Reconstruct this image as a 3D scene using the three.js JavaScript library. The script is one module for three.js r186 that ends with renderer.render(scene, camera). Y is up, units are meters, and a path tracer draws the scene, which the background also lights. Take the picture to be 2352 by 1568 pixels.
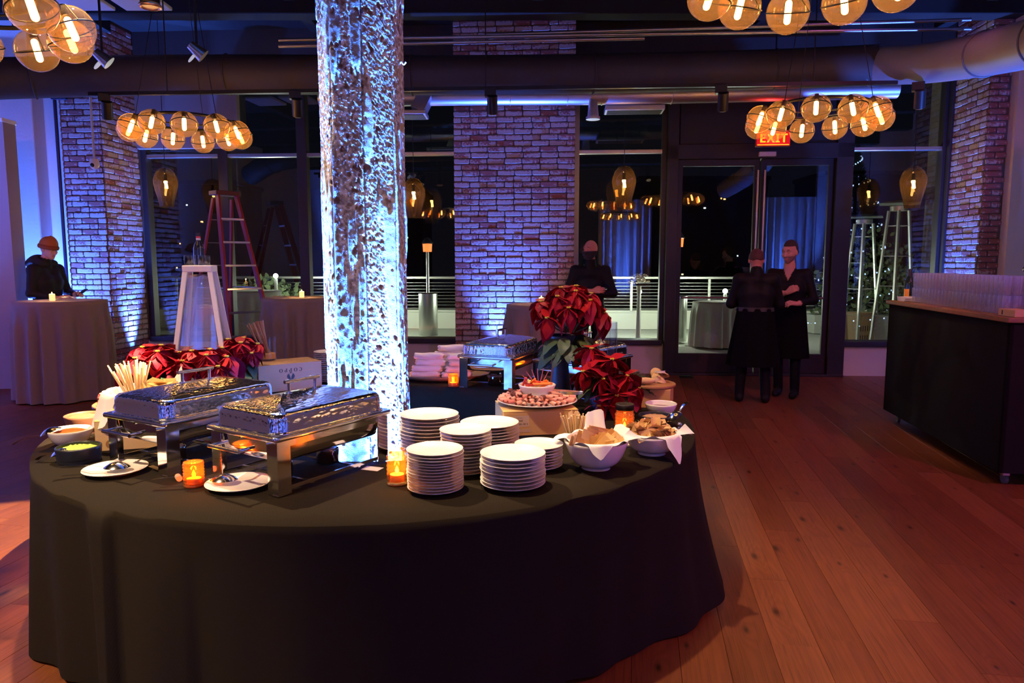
import * as THREE from 'three';
import { mergeGeometries } from 'three/addons/utils/BufferGeometryUtils.js';
import { RoundedBoxGeometry } from 'three/addons/geometries/RoundedBoxGeometry.js';

// ---------------------------------------------------------------- camera, sky, exposure
const scene = new THREE.Scene();
const W = 2352, H = 1568, FOCAL = 1650, EYE = 1.58, PITCH = Math.atan(184 / 1650);
const camera = new THREE.PerspectiveCamera(2 * Math.atan(H / 2 / FOCAL) * 180 / Math.PI, W / H, 0.05, 200);
camera.position.set(0, EYE, 0);
camera.rotation.x = -PITCH;
const renderer = new THREE.WebGLRenderer();
renderer.toneMapping = THREE.LinearToneMapping;
renderer.toneMappingExposure = 1.0;
renderer.shadowMap.enabled = true;
scene.background = new THREE.Color(0.0022, 0.0026, 0.0045);   // night sky over the terrace

const V = (x, y, z) => new THREE.Vector3(x, y, z);
const C = (r, g, b) => new THREE.Color().setRGB(r, g, b);
const PI = Math.PI, sin = Math.sin, cos = Math.cos, abs = Math.abs, max = Math.max, min = Math.min, sqrt = Math.sqrt, exp = Math.exp;
const clamp = (x, a = 0, b = 1) => x < a ? a : x > b ? b : x;
const lerp = (a, b, t) => a + (b - a) * t;
const smooth = (a, b, x) => { const t = clamp((x - a) / (b - a)); return t * t * (3 - 2 * t); };

// lights: colour families and strengths
const WARM = C(1, 0.50, 0.17), KEY = C(1, 0.69, 0.40), BLUE = C(0.055, 0.16, 1), MAGENTA = C(1, 0.20, 0.55);
const POWER = { globe: 0.19, rear: 0.17, key: 75, pier: 240, column: 900, pendant: 0.4, terrace: 8, wallwash: 260, drape: 330, exit: 0.5 };
function lamp(l, x, y, z, tx, ty, tz, size = 1) {
  l.position.set(x, y, z); l.castShadow = true; l.shadow.radius = size; l.shadow.mapSize.set(1024, 1024); scene.add(l);
  if (l.target) { l.target.position.set(tx, ty, tz); scene.add(l.target); }
  return l;
}
const spot = (color, power, from, to, degrees, blur, size = 1) => lamp(new THREE.SpotLight(color, power, 0, degrees * PI / 180, blur, 2), ...from, ...to, size);
const point = (color, power, p, size = 1) => lamp(new THREE.PointLight(color, power, 0, 2), ...p, 0, 0, 0, size);

const fittings = [];
const unseenSpot = (color, power, from, to, ...rest) => { fittings.push([from, to]); return spot(color, power, from, to, ...rest); };
// key light: unseen warm spots light buffet and bar, unseen magenta spots tint the room
unseenSpot(KEY, POWER.key * 1.3, [-2.15, 4.2, -4.0], [-1.45, 0.8, -2.85], 30, 0.4, 2);
unseenSpot(KEY, POWER.key * 0.62, [-0.55, 4.15, -2.55], [0.32, 0.8, -3.0], 27, 0.9, 2);
unseenSpot(KEY, POWER.key * 0.35, [-0.5, 4.1, -6.6], [-0.4, 0.8, -5.0], 34, 0.7, 2.5);
unseenSpot(KEY, POWER.key * 9, [0.1, 4.2, -2.2], [-2.86, 0.0, -3.96], 6.4, 0.10, 1);
unseenSpot(KEY, POWER.key * 0.25, [2.4, 4.1, -6.3], [3.95, 1.2, -6.1], 20, 0.8, 1);
unseenSpot(MAGENTA, 20, [-5.4, 4.3, -5.0], [-7.8, 1.0, -8.0], 46, 1, 4);
unseenSpot(MAGENTA, 6, [5.2, 4.3, -5.0], [7.0, 0.6, -9.0], 46, 1, 4);
unseenSpot(KEY, POWER.key * 1.5, [-2.9, 4.2, -0.5], [-1.6, 0.55, -2.4], 15, 1, 2);
unseenSpot(MAGENTA, 8, [3.4, 4.3, -5.6], [2.6, 0.0, -8.2], 42, 1, 4);
unseenSpot(MAGENTA, 60, [4.6, 4.3, -0.6], [3.2, 0.0, -3.6], 44, 1, 4);

// ---------------------------------------------------------------- random numbers and noise
function rng(seed) { let a = seed >>> 0; return () => { a = (a + 0x6D2B79F5) | 0; let t = Math.imul(a ^ (a >>> 15), 1 | a); t = (t + Math.imul(t ^ (t >>> 7), 61 | t)) ^ t; return ((t ^ (t >>> 14)) >>> 0) / 4294967296; }; }
const hash = (x, y, z) => { let h = Math.imul(x | 0, 374761393) + Math.imul(y | 0, 668265263) + Math.imul(z | 0, 1274126177); h = Math.imul(h ^ (h >>> 13), 1274126177); return ((h ^ (h >>> 16)) >>> 0) / 4294967296; };
function noise(x, y, z = 0) {
  const xi = Math.floor(x), yi = Math.floor(y), zi = Math.floor(z), f = (t) => t * t * (3 - 2 * t), u = f(x - xi), v = f(y - yi), w = f(z - zi);
  const L = (k) => lerp(lerp(hash(xi, yi, zi + k), hash(xi + 1, yi, zi + k), u), lerp(hash(xi, yi + 1, zi + k), hash(xi + 1, yi + 1, zi + k), u), v);
  return lerp(L(0), L(1), w);
}
function fbm(x, y, z = 0, o = 4) { let s = 0, a = 0.5, t = 0; for (let i = 0; i < o; i++) { s += a * noise(x, y, z); t += a; a *= 0.5; x = x * 2.03 + 11.7; y = y * 2.03 + 5.3; z = z * 2.03 + 3.1; } return s / t; }

// ---------------------------------------------------------------- textures and materials
function tex(w, h, fn, srgb = false, repeat) {
  const d = new Uint8Array(w * h * 4);
  for (let y = 0; y < h; y++) for (let x = 0; x < w; x++) { const c = fn(x / w, y / h, x, y), i = (y * w + x) * 4; if (typeof c === 'number') d[i] = d[i + 1] = d[i + 2] = clamp(c) * 255; else for (let k = 0; k < 3; k++) d[i + k] = clamp(c[k]) * 255; d[i + 3] = 255; }
  const t = new THREE.DataTexture(d, w, h); t.magFilter = THREE.LinearFilter; t.minFilter = THREE.LinearMipmapLinearFilter; t.wrapS = t.wrapT = THREE.RepeatWrapping;
  if (srgb) t.colorSpace = THREE.SRGBColorSpace; if (repeat) t.repeat.set(...repeat); t.needsUpdate = true; return t;
}
const mat = (r, g, b, roughness = 0.6, more = {}) => new THREE.MeshPhysicalMaterial({ color: C(r, g, b), roughness, ...more });
const metal = (r, g, b, roughness, more = {}) => mat(r, g, b, roughness, { metalness: 1, ...more });
const pane = (r, g, b, more = {}) => mat(r, g, b, 0.0, { transmission: 1, thickness: 0, ior: 1.5, ...more });
const glow = (r, g, b, k) => mat(0.02, 0.02, 0.02, 0.5, { emissive: C(r, g, b), emissiveIntensity: k });
const tint = (m, more) => { const c = m.clone(); Object.assign(c, more); return c; };
function canvas(w, h, draw, srgb = true) { const c = document.createElement('canvas'); c.width = w; c.height = h; draw(c.getContext('2d'), w, h); const t = new THREE.CanvasTexture(c); if (srgb) t.colorSpace = THREE.SRGBColorSpace; return t; }
const tileNoise = (u, v, n, s = 0) => { // repeats after one unit
  const a = fbm(u * n, v * n, s), b = fbm((u - 1) * n, v * n, s), c = fbm(u * n, (v - 1) * n, s), d = fbm((u - 1) * n, (v - 1) * n, s); const k = smooth(0.8, 1, u), l = smooth(0.8, 1, v); return lerp(lerp(a, b, k), lerp(c, d, k), l); };
const grainy = tex(256, 256, (u, v) => 0.5 + (tileNoise(u, v, 60) - 0.5) * 0.9);
const weave = tex(128, 128, (u, v, x, y) => 0.5 + 0.25 * sin(x * PI / 4) * (y % 16 < 8 ? 1 : -1) * abs(sin(y * PI / 8)) + 0.25 * (hash(x, y, 3) - 0.5));
function woodTex(seed, a, b, dark) { // grain along v, knots
  const R = rng(seed), knots = [...Array(2)].map(() => [R(), R(), 0.006 + R() * 0.010]);
  return tex(128, 1024, (u, v) => {
    let g = fbm(u * 26 + seed, v * 5, seed, 4), k = 0, wob = 0;
    for (const [kx, ky, kr] of knots) { const d = sqrt(((u - kx) * 0.19) ** 2 + ((v - ky) * 0.8) ** 2) / kr; k = max(k, exp(-d * d)); wob += exp(-d * d * 0.05) * 1.4; }
    const ring = 0.5 + 0.5 * sin((u * 9 + fbm(u * 3, v * 3, seed + 9) * 7 + wob * 3) * 4), big = fbm(u * 2, v * 3, seed + 4, 3);
    let t = clamp(0.45 * g + 0.25 * ring + 0.5 * big - 0.1); const s = smooth(0.62, 0.75, fbm(u * 50 + seed, v * 9, 7, 3)) * 0.35;
    return [0, 1, 2].map((c) => lerp(lerp(a[c], b[c], t), dark[c], clamp(k * 0.8 + s * 0.6)));
  }, true);
}
const steel = metal(0.86, 0.86, 0.88, 0.09), brushed = metal(0.7, 0.7, 0.72, 0.28), blackMetal = mat(0.012, 0.012, 0.013, 0.4, { metalness: 0.4 }), blackPaint = mat(0.013, 0.013, 0.014, 0.6);
const porcelain = mat(0.83, 0.81, 0.79, 0.13, { clearcoat: 0.5, clearcoatRoughness: 0.06 });
const linen = mat(0.80, 0.79, 0.78, 0.9, { sheen: 0.3, bumpMap: tint(weave, { repeat: new THREE.Vector2(40, 40) }), bumpScale: 0.0006, side: THREE.DoubleSide });
const amberGlass = pane(1, 0.50, 0.08), clearGlass = pane(0.93, 0.95, 0.95);
const flame = glow(1, 0.55, 0.13, 14);

// ---------------------------------------------------------------- geometry helpers
const norm = (g) => { const n = g.index ? g.toNonIndexed() : g; for (const k of Object.keys(n.attributes)) if (!['position', 'normal', 'uv', 'color'].includes(k)) n.deleteAttribute(k); if (!n.attributes.uv) n.setAttribute('uv', new THREE.BufferAttribute(new Float32Array(n.attributes.position.count * 2), 2)); return n; };
const join = (list) => { const l = list.flat().map(norm); return l.length > 1 ? mergeGeometries(l) : l[0]; };
const _m = new THREE.Matrix4(), _q = new THREE.Quaternion(), _e = new THREE.Euler();
const put = (g, x = 0, y = 0, z = 0, rx = 0, ry = 0, rz = 0, s = 1) => g.applyMatrix4(_m.compose(V(x, y, z), _q.setFromEuler(_e.set(rx, ry, rz)), typeof s === 'number' ? V(s, s, s) : V(...s)));
const box = (w, h, d, x, y, z, rx, ry, rz) => put(new THREE.BoxGeometry(w, h, d), x, y, z, rx, ry, rz);
const rbox = (w, h, d, r, x, y, z, rx, ry, rz, seg = 2) => put(new RoundedBoxGeometry(w, h, d, seg, r), x, y, z, rx, ry, rz);
const cyl = (r1, r2, h, x, y, z, seg = 24, rx, ry, rz, open = false) => put(new THREE.CylinderGeometry(r1, r2, h, seg, 1, open), x, y, z, rx, ry, rz);
const ball = (r, x, y, z, sx = 1, sy = 1, sz = 1, a = 20, b = 14) => put(new THREE.SphereGeometry(r, a, b), x, y, z, 0, 0, 0, [sx, sy, sz]);
const lathe = (pts, seg = 40, x, y, z) => put(new THREE.LatheGeometry(pts.map((p) => new THREE.Vector2(p[0], p[1])), seg), x, y, z);
const curve = (pts, closed = false) => new THREE.CatmullRomCurve3(pts.map((p) => p.isVector3 ? p : V(...p)), closed, 'centripetal');
const tube = (pts, r, seg = 24, rad = 8, closed = false) => new THREE.TubeGeometry(curve(pts, closed), seg, r, rad, closed);
function rod(a, b, r1, r2 = r1, seg = 10) { const p = V(...a), q = V(...b), d = q.clone().sub(p), L = d.length(), g = new THREE.CylinderGeometry(r2, r1, L, seg); return g.applyMatrix4(_m.compose(p.add(q).multiplyScalar(0.5), _q.setFromUnitVectors(V(0, 1, 0), d.normalize()), V(1, 1, 1))); }
function bar(a, b, w, d, up = [0, 0, 1]) { const p = V(...a), q = V(...b), y = q.clone().sub(p), L = y.length(); y.normalize(); const x = V(...up).cross(y).normalize().negate(), z = x.clone().cross(y).negate(); z.copy(x).cross(y); const g = new THREE.BoxGeometry(w, L, d), m = new THREE.Matrix4().makeBasis(x, y, z); m.setPosition(p.add(q).multiplyScalar(0.5)); return g.applyMatrix4(m); }
function grid(nu, nv, fn, closeU = false) { // fn(u, v) -> [x, y, z]
  const p = [], uv = [], ix = [], w = nu + 1;
  for (let j = 0; j <= nv; j++) for (let i = 0; i <= nu; i++) { const q = fn(i / nu, j / nv); p.push(...q.slice(0, 3)); uv.push(q[3] ?? i / nu, q[4] ?? j / nv); }
  for (let j = 0; j < nv; j++) for (let i = 0; i < nu; i++) { const a = j * w + i; ix.push(a, a + 1, a + w, a + 1, a + w + 1, a + w); }
  const g = new THREE.BufferGeometry(); g.setAttribute('position', new THREE.Float32BufferAttribute(p, 3)); g.setAttribute('uv', new THREE.Float32BufferAttribute(uv, 2)); g.setIndex(ix); g.computeVertexNormals();
  if (closeU) { const n = g.attributes.normal; for (let j = 0; j <= nv; j++) { const a = j * w, b = a + nu, v = V(n.getX(a) + n.getX(b), n.getY(a) + n.getY(b), n.getZ(a) + n.getZ(b)).normalize(); n.setXYZ(a, v.x, v.y, v.z); n.setXYZ(b, v.x, v.y, v.z); } }
  return g;
}
// naive surface nets of a distance field: one closed smooth surface
function blob(f, lo, hi, cell, paint) {
  const n = [0, 1, 2].map((k) => Math.ceil((hi[k] - lo[k]) / cell) + 1), [nx, ny, nz] = n, F = new Float32Array(nx * ny * nz), id = new Int32Array(nx * ny * nz).fill(-1), at = (x, y, z) => (z * ny + y) * nx + x;
  for (let z = 0; z < nz; z++) for (let y = 0; y < ny; y++) for (let x = 0; x < nx; x++) F[at(x, y, z)] = f(lo[0] + x * cell, lo[1] + y * cell, lo[2] + z * cell);
  const P = [], N = [], col = [], ix = [], E = [];
  for (let c = 0; c < 8; c++) for (let k = 0; k < 3; k++) if (!(c & (1 << k))) E.push([c, c | (1 << k)]);
  for (let z = 0; z < nz - 1; z++) for (let y = 0; y < ny - 1; y++) for (let x = 0; x < nx - 1; x++) {
    let m = 0; const v = []; for (let c = 0; c < 8; c++) { const w = F[at(x + (c & 1), y + ((c >> 1) & 1), z + (c >> 2))]; v.push(w); if (w < 0) m |= 1 << c; }
    if (m === 0 || m === 255) continue;
    let s = [0, 0, 0], k = 0; for (const [a, b] of E) if ((v[a] < 0) !== (v[b] < 0)) { const t = v[a] / (v[a] - v[b]); for (let d = 0; d < 3; d++) { const pa = (a >> d) & 1, pb = (b >> d) & 1; s[d] += pa + (pb - pa) * t; } k++; }
    const p = [x, y, z].map((q, d) => lo[d] + (q + s[d] / k) * cell); id[at(x, y, z)] = P.length / 3; P.push(...p);
    const h = cell * 0.7, g = V(f(p[0] + h, p[1], p[2]) - f(p[0] - h, p[1], p[2]), f(p[0], p[1] + h, p[2]) - f(p[0], p[1] - h, p[2]), f(p[0], p[1], p[2] + h) - f(p[0], p[1], p[2] - h)).normalize(); N.push(g.x, g.y, g.z);
    if (paint) col.push(...paint(...p));
  }
  const quad = (a, b, c, d, flip) => { if (min(a, b, c, d) < 0) return; flip ? ix.push(a, c, b, a, d, c) : ix.push(a, b, c, a, c, d); };
  for (let z = 1; z < nz - 1; z++) for (let y = 1; y < ny - 1; y++) for (let x = 1; x < nx - 1; x++) {
    const a = F[at(x, y, z)] < 0;
    if (a !== F[at(x + 1, y, z)] < 0) quad(id[at(x, y - 1, z - 1)], id[at(x, y, z - 1)], id[at(x, y, z)], id[at(x, y - 1, z)], !a);
    if (a !== F[at(x, y + 1, z)] < 0) quad(id[at(x - 1, y, z - 1)], id[at(x - 1, y, z)], id[at(x, y, z)], id[at(x, y, z - 1)], !a);
    if (a !== F[at(x, y, z + 1)] < 0) quad(id[at(x - 1, y - 1, z)], id[at(x, y - 1, z)], id[at(x, y, z)], id[at(x - 1, y, z)], !a);
  }
  const g = new THREE.BufferGeometry(); g.setAttribute('position', new THREE.Float32BufferAttribute(P, 3)); g.setAttribute('normal', new THREE.Float32BufferAttribute(N, 3)); g.setAttribute('uv', new THREE.Float32BufferAttribute(new Float32Array(P.length / 3 * 2), 2));
  if (paint) g.setAttribute('color', new THREE.Float32BufferAttribute(col, 3)); g.setIndex(ix); return g;
}

// ---------------------------------------------------------------- things, parts, setting
const used = {};
const numbered = (name) => { const n = used[name] = (used[name] ?? -1) + 1; return n ? `${name}_${String(n).padStart(3, '0')}` : name; };
const tag = (o, label, category, group, kind) => { o.userData = { label }; if (category) o.userData.category = category; if (group) o.userData.group = group; if (kind) o.userData.kind = kind; return o; };
function part(parent, name, geo, m, label) { const o = new THREE.Mesh(Array.isArray(geo) ? join(geo) : geo, m); o.name = name; o.castShadow = o.receiveShadow = true; if (label) o.userData.label = label; parent.add(o); return o; }
function thing(name, label, category, p = [0, 0, 0], turn = 0, group) { const o = new THREE.Group(); o.name = numbered(name); o.position.set(...p); o.rotation.y = turn; scene.add(o); return tag(o, label, category, group); }
function one(name, label, category, geo, m, p = [0, 0, 0], turn = 0, group) { const o = new THREE.Mesh(Array.isArray(geo) ? join(geo) : geo, m); o.name = numbered(name); o.position.set(...p); o.rotation.y = turn; o.castShadow = o.receiveShadow = true; scene.add(o); return tag(o, label, category, group); }
function copy(o, p, turn, label, group) { const c = o.clone(); c.name = numbered(o.name.replace(/_\d{3}$/, '')); scene.add(c); c.position.set(...p); if (Array.isArray(turn)) c.rotation.set(...turn); else if (turn !== undefined) c.rotation.y = turn; c.userData = { ...o.userData }; if (label) c.userData.label = label; if (group) c.userData.group = group; return c; }
function struct(name, label, geo, m, p = [0, 0, 0], turn = 0) { const o = geo ? new THREE.Mesh(Array.isArray(geo) ? join(geo) : geo, m) : new THREE.Group(); o.name = numbered(name); o.position.set(...p); o.rotation.y = turn; o.castShadow = o.receiveShadow = true; scene.add(o); o.userData = { kind: 'structure', label }; return o; }
const ORD = ['topmost', 'second from the top', 'third from the top', 'fourth from the top', 'fifth from the top', 'sixth from the top', 'seventh from the top', 'eighth from the top', 'ninth from the top', 'tenth from the top', 'eleventh from the top', 'twelfth from the top', 'thirteenth from the top', 'fourteenth from the top', 'fifteenth from the top', 'sixteenth from the top'];

// a place in the room: where the line of sight through a point of the photograph meets a height, or a distance in front of the camera
function sight(px, py) { const X = (px - W / 2) / FOCAL, Y = -(py - H / 2) / FOCAL, c = cos(PITCH), s = sin(PITCH); return [X, Y * c - s, -c - Y * s]; }
const onHeight = (px, py, h) => { const r = sight(px, py), t = (h - EYE) / r[1]; return [r[0] * t, h, r[2] * t]; };
const atDepth = (px, py, d) => { const r = sight(px, py), t = d / -r[2]; return [r[0] * t, EYE + r[1] * t, -d]; };

// ---------------------------------------------------------------- the room
const TURN = -4 * PI / 180, CE = cos(-TURN), SE = sin(-TURN), O = [2.13, 0, -10.05], CEIL = 4.8;
const room = (u, h, off = 0) => [O[0] + CE * u - SE * off, h, O[2] + SE * u + CE * off];
const uAt = (px, off = 0) => { const r = sight(px, 600), ox = O[0] - SE * off, oz = O[2] + CE * off; /* (r.x t, r.z t) = o + u e */ const det = r[0] * SE - r[2] * CE; const t = (ox * SE - oz * CE) / det; return (r[0] * t - ox) * CE + (r[2] * t - oz) * SE; };
const plaster = mat(0.62, 0.60, 0.59, 0.9, { bumpMap: tint(grainy, { repeat: new THREE.Vector2(3, 3) }), bumpScale: 0.002 });
const darkCeil = mat(0.007, 0.0065, 0.007, 0.9), frameM = mat(0.020, 0.013, 0.014, 0.45);
const u = { A: uAt(330), C0: uAt(1045, 0.7), C1: uAt(1318, 0.7), D0: uAt(1527), D1: uAt(1942), R: uAt(2168), LP0: uAt(161, 0.8), LP1: uAt(251, 0.8), RP1: uAt(2292, 0.8) };

// floor: long oak planks, each its own board
const floor = struct('floor', 'wide knotty brown oak plank floor');
{
  const cols = [[[0.40, 0.22, 0.13], [0.52, 0.31, 0.19], [0.12, 0.06, 0.035]], [[0.37, 0.20, 0.115], [0.49, 0.29, 0.175], [0.10, 0.05, 0.03]], [[0.43, 0.25, 0.15], [0.55, 0.34, 0.21], [0.13, 0.065, 0.04]], [[0.35, 0.19, 0.11], [0.47, 0.275, 0.165], [0.09, 0.045, 0.026]]].map((a) => a.map((c) => c.map((v) => Math.pow(v, 1 / 1.0))));
  const ms = [0, 1, 2, 3, 4, 5].map((i) => { const k = cols[i % 4]; const t = woodTex(20 + i * 7, k[0].map((v) => v * 0.98), k[1], k[2]); t.repeat.set(1 / 0.19, 1 / 2.1); return mat(0.88, 0.84, 0.8, 0.42, { map: t, bumpMap: t, bumpScale: 0.0012, specularIntensity: 0.6 }); });
  const R = rng(5), w = 0.19, L = 2.1, a = -10 * PI / 180, geos = [0, 1, 2].map((i) => { const g = put(new THREE.ExtrudeGeometry(new THREE.Shape([new THREE.Vector2(0.0015, 0.001), new THREE.Vector2(w - 0.0015, 0.001), new THREE.Vector2(w - 0.0015, L - 0.001), new THREE.Vector2(0.0015, L - 0.001)]), { depth: 0.016, bevelEnabled: true, bevelThickness: 0.0025, bevelSize: 0.0012, bevelSegments: 1, UVGenerator: undefined })); const uvs = g.attributes.uv; for (let k = 0; k < uvs.count; k++) uvs.setY(k, uvs.getY(k) + i * 0.63); g.rotateX(-PI / 2); g.translate(0, -0.0185, 0); return g; });
  const list = [];
  for (let i = -52; i < 46; i++) { const s = R() * L; for (let j = -7; j < 5; j++) { const lx = i * w, lz = j * L + s, x = lx * cos(a) + lz * sin(a), z = -lx * sin(a) + lz * cos(a), mx = x + L / 2 * -sin(a), mz = z - L / 2 * cos(a); if (mx < -8.6 || mx > 8 || mz > 4.6 || mz < -10.6) continue; const D = -mz, px = W / 2 + FOCAL * mx / max(D, 0.3), seen = D > 1.6 && px > -100 && px < 2450 && (px < 120 || mx > 0.6 + 0.05 * D) ? 1 / D : (D > 1.6 ? 0.01 / D : 0); list.push({ x, z, seen, m: ms[Math.floor(R() * 6)], g: geos[Math.floor(R() * 3)] }); } }
  list.sort((p, q) => q.seen - p.seen); const rest = new Map();
  list.forEach((p, i) => { if (i < 296) { const o = part(floor, 'plank', p.g, p.m); o.position.set(p.x, 0, p.z); o.rotation.y = a; } else { if (!rest.has(p.m)) rest.set(p.m, []); rest.get(p.m).push(put(p.g.clone(), p.x, 0, p.z, 0, a, 0)); } });
  for (const [m, l] of rest) part(floor, 'planks', l, m).userData.kind = 'stuff';
  part(floor, 'subfloor', box(18, 0.2, 16, -0.3, -0.125, -2.9), mat(0.02, 0.012, 0.01, 0.9));
}

// ceiling slab and beams
struct('ceiling', 'black painted ceiling slab', box(18, 0.3, 16.6, -0.3, CEIL + 0.15, -3.1), darkCeil);
for (const z of [-1.2, -3.2, -5.2, -8.9, 1.5]) struct('ceiling_beam', 'black ceiling beam running across the room', rbox(16.5, 0.34, 0.26, 0.015, 0, CEIL - 0.17, z), darkCeil);
for (const x of [-5.4, -2.6, 0.3, 3.2, 5.6]) struct('ceiling_joist', 'black joist running towards the windows', rbox(0.14, 0.2, 13.5, 0.01, x, CEIL - 0.1, -3.2), darkCeil);
{ const pm = mat(0.55, 0.55, 0.56, 0.8); for (const [i, [x, z, w, d]] of [[-4.72, -8.15, 0.52, 0.6], [-4.08, -8.15, 0.52, 0.6]].entries()) { const t = thing('added_ceiling_panel', ['pale panel added for a lit patch of ceiling, left of the pair', 'pale panel added for a lit patch of ceiling, right of the pair'][i], 'ceiling panel', [x, CEIL - 0.40, z]); part(t, 'panel_board', rbox(w, 0.04, d, 0.01, 0, 0, 0), pm); for (const s of [-1, 1]) part(t, 'hanger_wire', rod([s * w * 0.4, 0, 0], [s * w * 0.4, 0.40, 0], 0.003), blackMetal); } }  // panels added in place of lit ceiling, pale to catch the blue uplight

// side and rear walls, closed room
struct('wall_rear', 'plain wall out of view behind the camera, dark for the reflections', box(17, CEIL, 0.25, -0.3, CEIL / 2, 4.75), mat(0.06, 0.055, 0.06, 0.8));  // out of view, coloured dark to keep the steel reflections deep
struct('wall_right', 'plain plaster side wall on the right', box(0.25, CEIL, 15.6, 8.0, CEIL / 2, -3.1), plaster);
struct('wall_left', 'pale plaster side wall on the left', box(0.25, CEIL, 15.6, -8.75, CEIL / 2, -3.1), plaster);
{ const t = struct('trim_1', 'tall pale plaster pilaster beside the brick pier'), g = thing; t.position.set(...O); t.rotation.y = TURN; const p0 = uAt(98, 1.0); part(t, 'wall_face', box(u.LP0 - p0 + 0.1, CEIL, 0.9, (u.LP0 + p0) / 2 - 0.05, CEIL / 2, 0.33), plaster); part(t, 'pilaster_face', rbox(4, CEIL, 1.2, 0.02, p0 - 2, CEIL / 2, 0.4), plaster); }
struct('wall_partition', 'tall purple-grey partition at the left edge with a pale cap', [box(2.6, 3.24, 0.22, -7.4, 1.62, -8.95)], mat(0.30, 0.26, 0.27, 0.9));
struct('trim_2', 'pale cap along the top of the left partition', rbox(2.62, 0.05, 0.26, 0.01, -7.4, 3.265, -8.95), mat(0.75, 0.74, 0.74, 0.6));
{ const t = struct('wall_corner', 'purple-grey plaster wall right of the brick pier'); t.position.set(...O); t.rotation.y = TURN; part(t, 'plaster_face', box(3.2, CEIL, 1.3, u.RP1 + 1.6, CEIL / 2, 0.3), plaster); }

// window wall: low wall, soffit, brick piers
const back = struct('wall_back', 'low plaster wall and soffit around the terrace windows'); back.position.set(...O); back.rotation.y = TURN;
for (const [a, b] of [[u.A - 1.3, u.C0 + 0.3], [u.C1 - 0.3, u.D0], [u.D1, u.R + 0.3]]) part(back, 'low_wall', box(b - a, 0.42, 0.3, (a + b) / 2, 0.21, -0.15), plaster);
part(back, 'soffit', box(u.R - u.A + 2.5, 0.7, 0.3, (u.A + u.R) / 2, CEIL - 0.35, -0.15), mat(0.035, 0.03, 0.03, 0.9));
part(back, 'soffit_panel', box(uAt(560) - u.A, 0.95, 0.1, (u.A + uAt(560)) / 2, 3.66, -0.02), mat(0.20, 0.15, 0.14, 0.9));

const BR = { w: 0.216, h: 0.0625, c: 0.0745, j: 0.011 };
const brickGeo = [0, 1, 2, 3].map((k) => { const R = rng(70 + k), s = new THREE.Shape(), w = BR.w / 2 - 0.004, h = BR.h / 2 - 0.004, q = () => (R() - 0.5) * 0.005; [[-w, -h + 0.008], [-w + 0.01, -h], [0, -h], [w - 0.01, -h], [w, -h + 0.008], [w, h - 0.008], [w - 0.01, h], [-w * 0.2, h], [-w + 0.01, h], [-w, h - 0.008]].forEach(([x, y], i) => i ? s.lineTo(x + q(), y + q()) : s.moveTo(x + q(), y + q())); return new THREE.ExtrudeGeometry(s, { depth: 0.02, bevelEnabled: true, bevelThickness: 0.004, bevelSize: 0.0035, bevelSegments: 1 }); });
const brickTex = [0.55, 0.7, 0.85, 0.3, 0.75, 0.6, 0.95].map((cover, k) => { const t = tex(128, 64, (x, y) => { const n = fbm(x * 3 + k * 9, y * 2, k, 4), f = fbm(x * 22, y * 10, k + 5, 3), d = fbm(x * 9, y * 4, k + 20, 4) - 0.35 * smooth(0.55, 1, y + 0.3 * (n - 0.5)); const p = smooth(0.52 - 0.06, 0.52 + 0.06, d + (cover - 0.5) * 0.75); const b = [0.20 + 0.12 * n, 0.05 + 0.05 * n, 0.04 + 0.04 * n].map((c) => c * (0.6 + 0.7 * f)), w = [0.50, 0.46, 0.46].map((c) => c * (0.72 + 0.4 * f)); return [0, 1, 2].map((i) => Math.pow(lerp(b[i], w[i], 0.08 + 0.74 * p), 1 / 2.2)); }, true); t.repeat.set(1 / BR.w, 1 / BR.h); t.offset.set(0.5, 0.5); return mat(1, 1, 1, 0.85, { map: t, bumpMap: t, bumpScale: 0.003 }); });
const mortar = mat(0.10, 0.085, 0.085, 0.95), yellowLitBrick = mat(0.62, 0.40, 0.16, 0.9);  // column outside: yellow lamplight is put into its brick colour
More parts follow.
